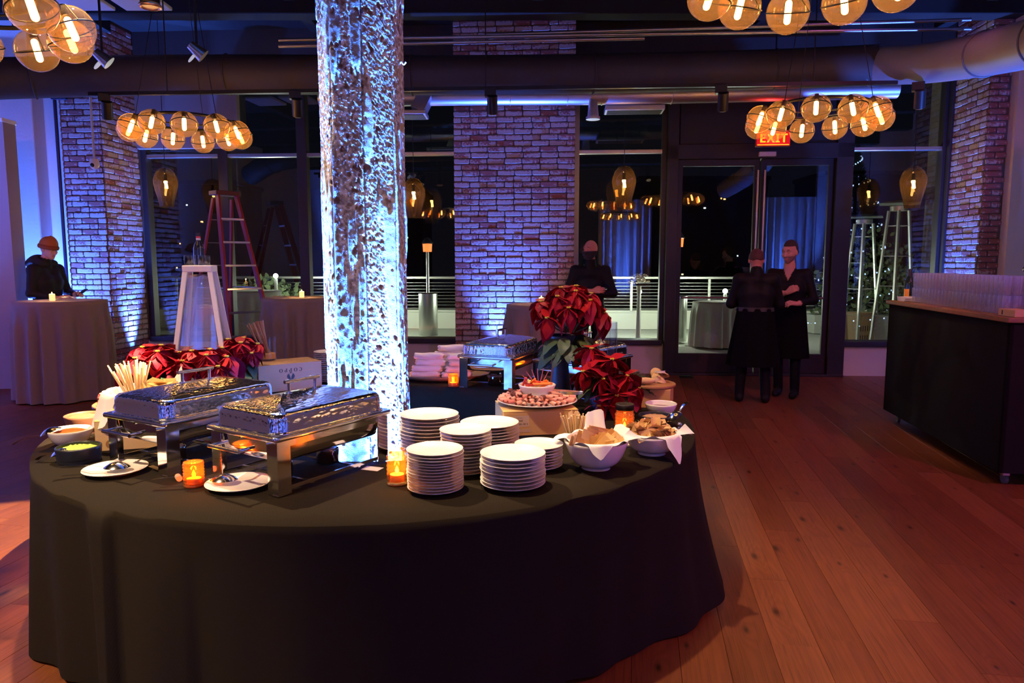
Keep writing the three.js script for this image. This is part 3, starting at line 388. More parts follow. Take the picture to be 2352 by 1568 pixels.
// draped cocktail tables
const taupe = mat(0.25, 0.20, 0.175, 0.95, { sheen: 0.3, sheenColor: C(0.5, 0.4, 0.35), bumpMap: weave, bumpScale: 0.001, side: THREE.DoubleSide }), greyCloth = tint(taupe, { color: C(0.42, 0.43, 0.40) });
function cocktail(label, p, r, h, m, seed, flare = 0.05) {
  const t = thing('cocktail_table', label, 'table', p), n = 15;
  const surf = (uu, vv) => { const th = uu * 2 * PI, j = vv * 30; if (j < 6) return [r * j / 6 * cos(th), h, r * j / 6 * sin(th), r * j * cos(th), r * j * sin(th)]; const k = (j - 6) / 24, f = k * flare * 0.6 + smooth(0, 0.35, k) * (0.032 * sin(n * th + seed + 1.4 * sin(4 * th)) + 0.012 * sin(7 * th + seed) + 0.008 * sin(31 * th + seed)), rr = r + 0.004 + f; return [rr * cos(th), h - 0.004 - k * (h - 0.02), rr * sin(th), th * 4, k * 9]; };
  part(t, 'tablecloth', grid(260, 30, surf, true), m); part(t, 'table_base', [cyl(0.04, 0.04, h - 0.04, 0, h / 2, 0), cyl(0.3, 0.3, 0.02, 0, 0.011, 0)], blackMetal); return t;
}
const HI = { left: [-5.20, 0, -8.28], mid: [-2.72, 0, -9.2], right: [0.40, 0, -8.55] };
cocktail('tall cocktail table in a taupe cloth, by the man in the rust beanie', HI.left, 0.47, 1.135, taupe, 0.3);
cocktail('tall cocktail table in a taupe cloth, half behind the left side of the column', HI.mid, 0.46, 1.125, taupe, 2.3);
cocktail('tall cocktail table in a taupe cloth before the centre brick pier', HI.right, 0.46, 1.075, taupe, 4.1);
function ledCandle(label, p, group) { const t = thing('candle', label, 'candle', p); part(t, 'wax', lathe([[0, 0], [0.028, 0], [0.03, 0.004], [0.03, 0.075], [0.024, 0.078], [0, 0.07]], 24), mat(0.85, 0.72, 0.5, 0.7, { emissive: C(1, 0.5, 0.16), emissiveIntensity: 1.6 })); part(t, 'flame', put(lathe([[0, 0], [0.006, 0.006], [0.007, 0.014], [0, 0.03]], 12), 0, 0.072, 0), flame); point(WARM, 0.35, [p[0], p[1] + 0.12, p[2]], 0.5); return t; }
ledCandle('white pillar candle on the cocktail table by the beanie man', [HI.left[0] - 0.02, 1.135, HI.left[2] + 0.12]);
ledCandle('white pillar candle on the cocktail table left of the column', [HI.mid[0] + 0.06, 1.125, HI.mid[2] + 0.1]);
ledCandle('white pillar candle on the cocktail table by the centre pier', [HI.right[0] - 0.05, 1.075, HI.right[2] - 0.02]);
{ const n = one('napkin', 'crumpled white napkin behind the candle on the left cocktail table', 'napkin', grid(16, 10, (a, b) => [(a - 0.5) * 0.2, 0.006 + 0.02 * fbm(a * 5, b * 5, 2, 3) + 0.02 * smooth(0.5, 0.2, abs(a - 0.6)), (b - 0.5) * 0.12]), linen, [HI.left[0] + 0.07, 1.135, HI.left[2] + 0.02], 0.3);
  one('napkin', 'folded dark napkin on the cocktail table left of the column', 'napkin', grid(12, 8, (a, b) => [(a - 0.5) * 0.2, 0.004 + 0.025 * fbm(a * 4, b * 4, 7, 3), (b - 0.5) * 0.12]), taupe, [HI.mid[0] - 0.2, 1.125, HI.mid[2] + 0.1], 0.2); }

// ---------------------------------------------------------------- shapes shared by the tableware
function loft(a, b, r, levels, capTop = true, nu = 64) { // rounded rectangle sections: [inset, height]
  const outline = (s, ins) => { const A = a - ins, B = b - ins, q = max(min(r - ins * 0.6, min(A, B)), 0.0005), seg = [[A - q, B - q, 0], [-(A - q), B - q, 1], [-(A - q), -(B - q), 2], [A - q, -(B - q), 3]], i = min(3, Math.floor(s * 4)), k = s * 4 - i, nx = seg[(i + 1) % 4]; if (k < 0.5) { const an = (i + k * 2) * PI / 2; return [seg[i][0] + q * cos(an), seg[i][1] + q * sin(an)]; } const e = (i + 1) * PI / 2, x = seg[i][0] + q * cos(e), z = seg[i][1] + q * sin(e), X = nx[0] + q * cos(e), Z = nx[1] + q * sin(e), f = (k - 0.5) * 2; return [lerp(x, X, f), lerp(z, Z, f)]; };
  const per = 2 * (a + b) * 2; let v = 0; const vs = levels.map((l, i) => i ? (v += Math.hypot(l[0] - levels[i - 1][0], l[1] - levels[i - 1][1])) : 0);
  return grid(nu, levels.length - 1, (uu, vv) => { const i = Math.round(vv * (levels.length - 1)), p = outline(uu >= 1 ? 0 : uu, levels[i][0]); return [p[0], levels[i][1], -p[1], uu * per / 0.2, vs[i] / 0.2]; }, true);
}
const hammered = (() => { const R = rng(3), pts = [...Array(260)].map(() => [R(), R()]); return tex(256, 256, (x, y) => { let d = 9; for (const [a, b] of pts) { let dx = abs(x - a), dy = abs(y - b); dx = min(dx, 1 - dx); dy = min(dy, 1 - dy); d = min(d, dx * dx + dy * dy); } return clamp(sqrt(d) * 15); }); })();
const lidSteel = metal(0.88, 0.88, 0.90, 0.10, { bumpMap: hammered, bumpScale: 0.0007 });
function chafer(label, p, yaw) {
  const t = thing('chafing_dish', label, 'chafing dish', p, yaw, 'polished steel chafing dishes on the buffet'), a = 0.27, b = 0.178;
  for (const [x, z] of [[-1, -1], [-1, 1], [1, -1], [1, 1]]) part(t, 'leg', [box(0.055, 0.215, 0.004, x * (a - 0.02), 0.1075, z * (b + 0.004)), box(0.004, 0.215, 0.055, x * (a + 0.008), 0.1075, z * (b - 0.022)), box(0.03, 0.004, 0.03, x * (a - 0.002), 0.002, z * (b - 0.01))], steel);
  part(t, 'frame_rim', loft(a + 0.028, b + 0.02, 0.02, [[0.03, 0.196], [0.004, 0.196], [0, 0.200], [0, 0.210], [0.004, 0.214], [0.03, 0.214]]), steel);
  part(t, 'water_pan', loft(a - 0.004, b - 0.004, 0.045, [[0.0, 0.205], [0.004, 0.15], [0.012, 0.118], [0.03, 0.108], [0.08, 0.104], [0.17, 0.104]]), steel);
  const lid = part(t, 'lid', loft(a + 0.004, b + 0.0, 0.05, [[-0.008, 0.214], [-0.008, 0.219], [0.0, 0.222], [0.001, 0.265], [0.004, 0.278], [0.012, 0.287], [0.024, 0.291], [0.06, 0.299], [0.10, 0.307], [0.14, 0.314], [0.160, 0.317], [0.17, 0.318], [0.1775, 0.318]], true, 96), lidSteel);
  part(lid, 'lid_handle', [rod([-0.085, 0.362, 0], [0.085, 0.362, 0], 0.007, 0.007, 14), rod([-0.065, 0.314, 0], [-0.065, 0.36, 0], 0.006), rod([0.065, 0.314, 0], [0.065, 0.36, 0], 0.006), cyl(0.012, 0.012, 0.004, -0.065, 0.319, 0), cyl(0.012, 0.012, 0.004, 0.065, 0.319, 0)], steel);
  for (const s of [-1, 1]) part(t, 'end_handle', [rod([s * (a + 0.02), 0.168, -0.075], [s * (a + 0.09), 0.165, -0.075], 0.006), rod([s * (a + 0.02), 0.168, 0.075], [s * (a + 0.09), 0.165, 0.075], 0.006), rod([s * (a + 0.09), 0.165, -0.085], [s * (a + 0.09), 0.165, 0.085], 0.007)], steel);
  for (const s of [-1, 1]) part(t, 'side_bar', [box(2 * a, 0.014, 0.004, 0, 0.022, s * (b + 0.002)), box(2 * a, 0.03, 0.004, 0, 0.185, s * (b + 0.002))], steel);
  for (const x of [-0.12, 0.12]) { const f = part(t, 'fuel_holder', [lathe([[0, 0.004], [0.045, 0.004], [0.046, 0.06], [0.043, 0.06], [0.042, 0.008]], 28, x, 0, 0), box(0.012, 0.006, 2 * b, x, 0.012, 0)], steel); part(f, 'fuel_can', [cyl(0.036, 0.036, 0.055, x, 0.036, 0, 24)], mat(0.4, 0.4, 0.42, 0.3, { metalness: 0.8 })); }
  return t;
}
const yaw = (dx, dz) => Math.atan2(-dz, dx);
chafer('large steel chafing dish in front, nearest to the plate stacks', [-0.818, TOP + 0.002, -2.765], yaw(0.537, -0.843));
chafer('large steel chafing dish behind the front left one, beside the cracker box', [-1.335, TOP + 0.002, -3.0], yaw(0.492, -0.870));
chafer('steel chafing dish at the rear of the buffet, beside the white towels', [-0.07, TOP + 0.002, -4.83], yaw(0.362, -0.932));
chafer('steel chafing dish at the rear, mostly hidden behind the tall vase', [0.46, TOP + 0.002, -4.55], yaw(0.62, -0.785));

// plates
function plateGeo(r, h) { return lathe([[0, 0.004], [r * 0.45, 0.004], [r * 0.5, 0], [r * 0.56, 0], [r * 0.6, 0.004], [r * 0.8, h * 0.62], [r * 0.985, h - 0.003], [r, h - 0.0005], [r * 0.985, h], [r * 0.8, h * 0.72], [r * 0.62, 0.0085], [r * 0.4, 0.0075], [0, 0.0075]], 56); }
function stack(x, z, r, n, pitch, where, seed) {
  const g = plateGeo(r, pitch * 1.35 + 0.004), R = rng(seed), dx = R() - 0.5, dz = R() - 0.5;
  const p0 = one('dinner_plate', `white china plate, ${ORD[n - 1]} of the ${where}`, 'plate', g, porcelain, [x, TOP + 0.001, z], 0, where);
  for (let i = 1; i < n; i++) copy(p0, [x + dx * 0.006 * sin(i * 0.9) + (R() - 0.5) * 0.004, TOP + 0.001 + i * pitch, z + dz * 0.006 * sin(i) + (R() - 0.5) * 0.004], R() * 6, i === n - 1 ? `white china plate lying topmost on the ${where}` : `white china plate, ${ORD[n - 1 - i]} of the ${where}`);
}
stack(-0.275, -2.515, 0.102, 14, 0.0105, 'front left stack of small plates', 1);
stack(0.003, -2.56, 0.120, 9, 0.0133, 'nearest stack of wide plates', 2);
stack(-0.18, -2.735, 0.101, 13, 0.0128, 'middle stack of small plates', 3);
stack(-0.355, -3.03, 0.127, 11, 0.0148, 'rear stack of plates touching the column', 4);
stack(-0.10, -3.19, 0.133, 7, 0.0130, 'low stack before the meat platter', 5);
stack(0.105, -2.80, 0.098, 8, 0.0115, 'right stack beside the cracker bowl', 6);
stack(-1.24, -4.85, 0.105, 16, 0.0128, 'far stack beside the wine box', 7);

// serving plates, spoons, tongs
const spoonSteel = metal(0.8, 0.8, 0.82, 0.12);
function spoon(label, p, rotY, L = 0.26, blackHandle = false, tilt = 0) {
  const t = thing('serving_spoon', label, 'spoon', p, rotY); t.rotation.order = 'YXZ'; t.rotation.z = tilt;
  const bowl = grid(18, 10, (a, b) => { const x = (b - 0.5) * 0.1, w = 0.034 * sqrt(max(0, 1 - ((b - 0.5) * 2) ** 2)) * (1 - 0.15 * (b - 0.5)), s = (a - 0.5) * 2; return [x, 0.022 * (1 - s * s) * (1 - ((b - 0.5) * 2) ** 2) + 0.003, s * w]; });
  part(t, 'spoon_bowl', bowl, tint(spoonSteel, { side: THREE.DoubleSide }));
  part(t, 'handle', grid(6, 20, (a, b) => { const x = 0.048 + b * (L - 0.1), w = 0.005 + 0.005 * b; return [x, 0.008 + 0.014 * sin(b * 2.6) + 0.002 * cos(a * PI), (a - 0.5) * 2 * w]; }), tint(blackHandle ? mat(0.015, 0.015, 0.016, 0.3) : spoonSteel, { side: THREE.DoubleSide }));
  return t;
}
function tongs(label, p, rotY, L = 0.24) { const t = thing('serving_tongs', label, 'tongs', p, rotY); for (const s of [-1, 1]) part(t, 'arm', grid(3, 18, (a, b) => [b * L, 0.005 + (a - 0.5) * 0.016 + 0.004, s * (0.004 + 0.022 * sin(b * 2.4))]), tint(spoonSteel, { side: THREE.DoubleSide })); part(t, 'hinge', rbox(0.02, 0.018, 0.014, 0.003, 0.002, 0.01, 0), spoonSteel); return t; }
const flatPlate = lathe([[0, 0.003], [0.06, 0.003], [0.066, 0], [0.074, 0], [0.08, 0.004], [0.108, 0.013], [0.117, 0.018], [0.1165, 0.0205], [0.105, 0.016], [0.08, 0.008], [0, 0.007]], 56);
const sp1 = one('serving_plate', 'white round plate holding a spoon, left of the amber candle', 'plate', flatPlate, porcelain, [-1.55, TOP + 0.001, -2.735]);
const sp2 = copy(sp1, [-1.0, TOP + 0.001, -2.555], 0, 'white round plate holding a spoon, right of the amber candle');
spoon('steel serving spoon lying face down on the left white plate', [-1.535, TOP + 0.022, -2.72], PI + 0.25, 0.27, true);
spoon('steel serving spoon lying face down on the right white plate', [-1.055, TOP + 0.022, -2.56], PI + 0.15, 0.30);
{ const clip = (label, p, r) => { const t = thing('chafer_hook', label, 'hook', p, r); part(t, 'strip', grid(2, 20, (a, b) => { const s = b * 0.13; const y = s < 0.085 ? 0.016 - s * 0.1 : s < 0.1 ? 0.0075 - (s - 0.085) * 0.35 : 0.004 + (s - 0.1) * 0.9; return [s * 0.8, y + 0.003, (a - 0.5) * 0.022]; }), tint(spoonSteel, { side: THREE.DoubleSide })); return t; };
  clip('bent steel lid hook lying right of the left white plate', [-1.425, TOP + 0.001, -2.76], -0.5); clip('bent steel lid hook lying right of the right white plate', [-0.885, TOP + 0.001, -2.60], -0.5); }

// amber votive candles
function votive(label, p, r, h, lit, tall) {
  const t = thing('votive_candle', label, 'candle', p), prof = [[r * 0.55, 0.004]]; for (let i = 0; i <= 26; i++) { const k = i / 26; prof.push([r * (tall ? (k < 0.8 ? 1 : 1 - 0.12 * smooth(0.8, 0.93, k)) : 1) + 0.0016 * sin(i * 1.9), 0.004 + k * (h - 0.004)]); } for (let i = 26; i >= 0; i -= 2) prof.push([r - 0.004 - (tall && i > 21 ? 0.005 : 0), 0.009 + (i / 26) * (h - 0.009)]); prof.push([0, 0.009]);
  part(t, 'glass', lathe([[0, 0.002], [r * 0.9, 0.002], ...prof.slice(1)], 36), tint(amberGlass, { color: tall ? C(1, 0.66, 0.28) : C(1, 0.50, 0.09), transmission: 0.9 })).castShadow = false;
  part(t, 'wax', cyl(r * 0.7, r * 0.7, h * 0.2, 0, 0.012 + h * 0.1, 0, 20), mat(0.85, 0.72, 0.5, 0.6));
  part(t, 'flame', put(lathe([[0, 0], [0.006, 0.006], [0.0075, 0.013], [0.004, 0.022], [0, 0.030]], 14), 0, 0.014 + h * 0.2, 0), glow(1, 0.62, 0.2, lit * 16)); point(WARM, (tall ? 0.07 : 0.13) * lit, [p[0], p[1] + h * 0.2 + 0.032, p[2]], 0.5);
  return t;
}
const Y0 = TOP + 0.001;
votive('short amber glass candle burning between the two white plates', [-1.165, Y0, -2.56], 0.036, 0.092, 1.2);
votive('tall ribbed amber candle jar beside the front plate stack', [-0.425, Y0, -2.585], 0.037, 0.132, 1.2, true);
votive('small amber glass candle before the white towels', [-0.385, Y0, -4.66], 0.034, 0.085, 1);
votive('small amber glass candle close behind the column edge', [-0.79, Y0, -4.98], 0.034, 0.085, 1);
votive('ribbed amber candle jar with dark lid by the poinsettia', [0.53, Y0, -3.32], 0.045, 0.13, 0.5, true);
part(scene.getObjectByName('votive_candle_004'), 'lid', lathe([[0, 0.155], [0.042, 0.155], [0.044, 0.152], [0.044, 0.128], [0, 0.128]], 28), mat(0.02, 0.015, 0.012, 0.4));
votive('amber glass candle among the bowls at the rear right', [0.30, Y0, -4.98], 0.034, 0.085, 1);

// ---------------------------------------------------------------- bowls, boxes and food
const bowlProf = (r, h, foot = 0.45, t = 0.005) => { const p = [[0, 0.003], [r * foot - 0.006, 0.003], [r * foot - 0.003, 0], [r * foot + 0.001, 0], [r * foot, 0.012]]; for (let i = 1; i <= 12; i++) { const k = i / 12; p.push([r * (foot + (1 - foot) * Math.pow(k, 0.62)), 0.012 + (h - 0.012) * k * k * 0.55 + (h - 0.012) * k * 0.45]); } for (let i = 12; i >= 0; i--) { const k = i / 12; p.push([max(0, r * (foot + (1 - foot) * Math.pow(k, 0.62)) - t), 0.012 + t * 0.8 + (h - 0.012 - t * 0.4) * (k * k * 0.55 + k * 0.45)]); } p.push([0, 0.016]); return p; };
const mound = (r, h, amp, f, seed, nu = 48) => grid(nu, 16, (a, b) => { const th = a * 2 * PI, q = r * b, x = q * cos(th), z = q * sin(th); return [x, h * (1 - b * b) + amp * (fbm(x * f + 9, z * f + 4, seed, 4) - 0.5) * (1 - b * b * 0.5), z, x * 8, z * 8]; });
function napkinIn(r, h, corners, seed, foot = 0.45) { // cloth lining a bowl, its corners over the rim
  return grid(96, 26, (a, b) => {
    const th = a * 2 * PI; let ext = 0.012, up = 0, out = 1; for (const [phi, len, lift, wide] of corners) { const d = abs(((th - phi + 3 * PI) % (2 * PI)) - PI), k = wide ? smooth(wide, wide * 0.55, d) : max(0, 1 - d / 0.42); ext = max(ext, len * Math.pow(k, 0.85)); up += lift * k; }
    const wr = (fbm(cos(th) * 4 + seed, sin(th) * 4, seed, 3) - 0.5) * 0.02; let R, y;
    if (b < 0.6) { const k = b / 0.6; R = (r - 0.012) * (foot * min(1, k * 2) + (1 - foot) * Math.pow(max(0, k - 0.15) / 0.85, 0.62)); R = min(R, r - 0.012); y = 0.024 + (h - 0.010) * (k * k * 0.55 + k * 0.45); }
    else { const k = (b - 0.6) / 0.4, s = k * ext; R = r - 0.012 + (up > 0.3 ? s * 0.30 : min(s, 0.016) + max(0, s - 0.016) * (up < -0.2 ? 0.25 : 0.75)); y = h + 0.010 + (up > 0.3 ? s * up : up < -0.2 ? -max(0, s - 0.014) * 0.85 : -s * 0.1) + 0.006 * sin(th * 9 + seed) * k; }
    return [(R + wr * b) * cos(th), y + wr * 0.4 * b, (R + wr * b) * sin(th), R * cos(th), R * sin(th)]; }, true);
}
const crackerM = [[0.72, 0.43, 0.12], [0.78, 0.52, 0.18], [0.60, 0.32, 0.08]].map((c) => mat(...c, 0.85, { bumpMap: grainy, bumpScale: 0.001 }));
const stickM = mat(0.80, 0.58, 0.28, 0.85), cardM = mat(0.62, 0.40, 0.12, 0.85, { bumpMap: grainy, bumpScale: 0.0006 });
const crackGeo = rbox(0.055, 0.0035, 0.055, 0.0012, 0, 0, 0, 0, 0, 0, 1), longGeo = rbox(0.135, 0.004, 0.04, 0.0015, 0, 0, 0, 0, 0, 0, 1);
let proto = {};
function piece(key, name, label, cat, geo, m, p, rot, group) { const k = key + m.uuid; let o; if (!proto[k]) { o = proto[k] = one(name, label, cat, geo, m, p, 0, group); } else { o = copy(proto[k], p, 0, label, group); } o.rotation.set(...rot); return o; }
// right: footed white bowl with crackers in a napkin
const bw = one('serving_bowl', 'large footed white bowl full of crackers, right of the plate stacks', 'bowl', lathe(bowlProf(0.128, 0.112, 0.45, 0.006), 64), porcelain, [0.335, Y0, -2.80]);
one('napkin', 'white napkin lining the footed cracker bowl, its corners over the rim', 'napkin', napkinIn(0.128, 0.112, [[1.55, 0.085, -1], [3.3, 0.075, 0.1], [-1.5, 0.095, 0.85, 0.42], [-0.55, 0.09, 0.32, 0.55], [-0.1, 0.10, 0.05]], 1), linen, [0.335, Y0 + 0.002, -2.80]);
{
  const R = rng(8), g = 'crackers in the footed white bowl', c = [0.335, Y0, -2.80];
  for (let i = 0; i < 9; i++) piece('long', 'flatbread', 'long thin flatbread leaning in the left of the footed cracker bowl', 'cracker', longGeo, crackerM[i % 3], [c[0] - 0.062 + i * 0.011, c[1] + 0.108 + 0.003 * i + R() * 0.004, c[2] + 0.045 - i * 0.010], [1.25 + R() * 0.16, -0.35 + R() * 0.16, -0.85 + R() * 0.2], 'flatbreads leaning in the footed bowl');
  for (let i = 0; i < 30; i++) { const a = R() * 6.28, q = sqrt(R()) * 0.075; piece('sq', 'cracker', 'square golden cracker in the right half of the footed white bowl', 'cracker', crackGeo, crackerM[Math.floor(R() * 3)], [c[0] + 0.03 + q * cos(a) * 0.85, c[1] + 0.098 + R() * 0.03 - q * 0.1, c[2] + q * sin(a) * 0.8], i % 3 ? [1.2 + R() * 0.4, R() * 0.6 - 0.9, R() * 0.3] : [R() * 0.7 - 0.3, R() * 3, R() * 0.7 - 0.3], g); }
  // bread sticks standing behind
  const s = one('stick_tumbler', 'plain glass tumbler holding bread sticks behind the cracker bowl', 'glass', lathe([[0, 0.004], [0.034, 0.002], [0.038, 0.1], [0.036, 0.1], [0.032, 0.008], [0, 0.008]], 28), clearGlass, [0.275, Y0, -3.02]);
  for (let i = 0; i < 42; i++) { const a = R() * 6.28, q = sqrt(R()) * 0.024, l = 0.19 + R() * 0.03, sx = cos(a) * q * 1.1 , sz = sin(a) * q; const o = piece('stick', 'bread_stick', 'thin pale bread stick standing in the tumbler behind the cracker bowl', 'bread stick', rod([0, 0, 0], [0, 0.155, 0], 0.0032, 0.0032, 7), stickM, [0.275 + sx * 0.6, Y0 + 0.012, -3.02 + sz * 0.6], [sz * 12, 0, -sx * 14], 'bread sticks in the tumbler'); o.scale.y = l / 0.2; }
  // second bowl with pita chips
  const b2 = [0.60, Y0, -3.02]; one('serving_bowl', 'white bowl of pita chips wrapped in a napkin, rightmost on the table', 'bowl', lathe(bowlProf(0.118, 0.085, 0.5, 0.006), 56), porcelain, b2);
  one('napkin', 'white napkin hanging over the pita chip bowl towards the floor side', 'napkin', napkinIn(0.118, 0.085, [[0.95, 0.16, -1], [0.15, 0.11, 0.35], [-1.6, 0.08, 0.4], [2.6, 0.07, 0.0]], 5, 0.5), linen, [b2[0], b2[1] + 0.002, b2[2]]);
  const chip = [0, 1].map((k) => { const Q = rng(90 + k); return grid(8, 5, (a, b) => [(a - 0.5) * 0.085, 0.006 * sin(a * 5 + k) + 0.012 * (b - 0.5) ** 2 * 4 + 0.003 * fbm(a * 4, b * 4, k), (b - 0.5) * 0.042 * (0.65 + 0.35 * sin(a * 3 + 0.4))]); });
  const chipM = [[0.62, 0.36, 0.13], [0.72, 0.46, 0.19], [0.46, 0.23, 0.07]].map((q) => mat(...q, 0.8, { bumpMap: grainy, bumpScale: 0.002, side: THREE.DoubleSide }));
  for (let i = 0; i < 44; i++) { const a = R() * 6.28, q = sqrt(R()) * 0.085; piece('chip' + (i % 2), 'pita_chip', 'toasted pita chip heaped in the napkin lined bowl', 'chip', chip[i % 2], chipM[i % 3], [b2[0] - 0.005 + q * cos(a), b2[1] + 0.075 + 0.035 * (1 - (q / 0.085) ** 2) + R() * 0.012, b2[2] + q * sin(a)], [R() * 1.2 - 0.4, R() * 6, R() * 0.8 - 0.4], 'pita chips in the right bowl'); }
}
// carton riser with the meat platter
{
  const cp = [0.115, Y0, -3.475], cy = 0.16; const t = thing('cardboard_carton', 'brown cardboard carton with a pale label carrying the meat platter', 'box', cp, cy);
  part(t, 'carton_body', rbox(0.36, 0.115, 0.28, 0.003, 0, 0.0575, 0), cardM); part(t, 'lid_flap', rbox(0.362, 0.003, 0.282, 0.001, 0, 0.117, 0), cardM);
  part(t, 'tape', box(0.36, 0.0006, 0.05, 0, 0.119, 0), mat(0.45, 0.28, 0.12, 0.4));
  const lab = canvas(256, 160, (c) => { c.fillStyle = '#cdb892'; c.fillRect(0, 0, 256, 160); c.translate(256, 160); c.rotate(PI); c.fillStyle = '#3a2c1c'; c.font = 'bold 38px sans-serif'; c.textAlign = 'center'; c.fillText('C.M 1006661', 128, 52); c.fillText('2008', 128, 100); c.font = '24px sans-serif'; c.fillText('1 PRODU', 128, 138); });
  part(t, 'label', put(new THREE.PlaneGeometry(0.085, 0.052), -0.10, 0.07, 0.1406), mat(1, 1, 1, 0.7, { map: lab })); part(t, 'label_strip', put(new THREE.PlaneGeometry(0.1, 0.016), -0.10, 0.025, 0.1406), mat(0.55, 0.40, 0.22, 0.7));
  const pp = [cp[0] + 0.01, Y0 + 0.121, cp[2] - 0.035]; one('meat_platter', 'round white platter of cold cuts on the cardboard carton', 'platter', lathe([[0, 0.002], [0.12, 0.002], [0.15, 0.006], [0.195, 0.016], [0.2, 0.019], [0.195, 0.021], [0.15, 0.012], [0, 0.008]], 72), porcelain, pp);
  const R = rng(12), ham = [[0.72, 0.30, 0.22], [0.66, 0.24, 0.18], [0.78, 0.40, 0.30], [0.55, 0.17, 0.13]].map((c) => mat(...c, 0.5, { side: THREE.DoubleSide }));
  const roll = grid(20, 6, (a, b) => { const th = a * 2 * PI * 1.35, r = 0.0105 - 0.004 * a + 0.001 * sin(b * 5); return [r * cos(th), r * sin(th), (b - 0.5) * 0.05]; });
  for (let i = 0; i < 74; i++) { const ring = i < 30 ? 0.168 : i < 54 ? 0.135 : 0.105, n = i < 30 ? 30 : i < 54 ? 24 : 20, a = (i % n) / n * 6.28 + R() * 0.1 + ring * 9; piece('roll', 'rolled_ham', 'small rolled slice of pink ham on the round meat platter', 'cold cut', roll, ham[Math.floor(R() * 4)], [pp[0] + ring * cos(a), pp[1] + 0.024 + (0.168 - ring) * 0.28 + R() * 0.004, pp[2] + ring * sin(a)], [0, -a + PI / 2 + (R() - 0.5) * 0.7, 0], 'rolled ham slices on the platter'); }
  for (let i = 0; i < 8; i++) { const a = R() * 6.28, q = 0.1 + R() * 0.06; piece('herb', 'herb_sprig', 'small dark red leafy sprig scattered on the meat platter', 'herb', grid(8, 6, (a1, b) => [0.03 * b, 0.012 * sin(b * 3) + 0.004 * sin(a1 * 9), (a1 - 0.5) * 0.03 * sin(b * PI) * (1 + 0.4 * sin(b * 20))]), mat(0.16, 0.05, 0.03, 0.7, { side: THREE.DoubleSide }), [pp[0] + q * cos(a), pp[1] + 0.038, pp[2] + q * sin(a)], [R(), R() * 6, R()], 'leafy sprigs on the platter'); }
  const vb = [pp[0] + 0.0, pp[1] + 0.02, pp[2] - 0.03]; one('serving_bowl', 'white bowl of cut carrots and peppers in the middle of the meat platter', 'bowl', lathe(bowlProf(0.094, 0.068, 0.5), 48), porcelain, vb);
  const orange = mat(0.85, 0.20, 0.02, 0.5), red = mat(0.60, 0.03, 0.02, 0.35), pale = mat(0.75, 0.55, 0.18, 0.5), purple = mat(0.45, 0.08, 0.12, 0.5);
  for (let i = 0; i < 26; i++) { const a = R() * 6.28, q = R() * 0.05, m = [orange, red, orange, pale][i % 4]; piece('veg' + (i % 4), ['carrot_stick', 'pepper_strip', 'carrot_stick', 'pepper_strip'][i % 4], ['orange carrot stick in the white bowl on the platter', 'red pepper strip in the white bowl on the platter', 'orange carrot stick in the white bowl on the platter', 'yellow pepper strip in the white bowl on the platter'][i % 4], 'vegetable', rbox(0.075, 0.011, 0.011, 0.004, 0, 0, 0), m, [vb[0] + q * cos(a) + (m === orange ? 0.018 : -0.03), vb[1] + 0.064 + R() * 0.018, vb[2] + q * sin(a) * 0.8], [R() - 0.5, -a * 0.4, 0.15 + R() * 0.35], ['carrot sticks in the bowl', 'red pepper strips in the bowl', 'carrot sticks in the bowl', 'yellow pepper strips in the bowl'][i % 4]); }
  one('carrot_slice', 'large orange carrot slice lying on the vegetable bowl', 'vegetable', rbox(0.085, 0.008, 0.045, 0.004, 0, 0, 0), orange, [vb[0] + 0.02, vb[1] + 0.079, vb[2] + 0.045], 0.1);
  for (let i = 0; i < 6; i++) piece('beet', 'beet_stalk', 'thin dark pink stalk sticking up from the vegetable bowl', 'vegetable', rod([0, 0, 0], [0, 0.085, 0], 0.003, 0.0015, 7), purple, [vb[0] - 0.01 + i * 0.006, vb[1] + 0.06, vb[2] - 0.02], [-0.3, 0, 0.9 - i * 0.28], 'beet stalks in the bowl');
  tongs('steel tongs resting on the right rim of the meat platter', [pp[0] + 0.215, pp[1] + 0.05, pp[2] + 0.05], PI - 0.25, 0.17);
}
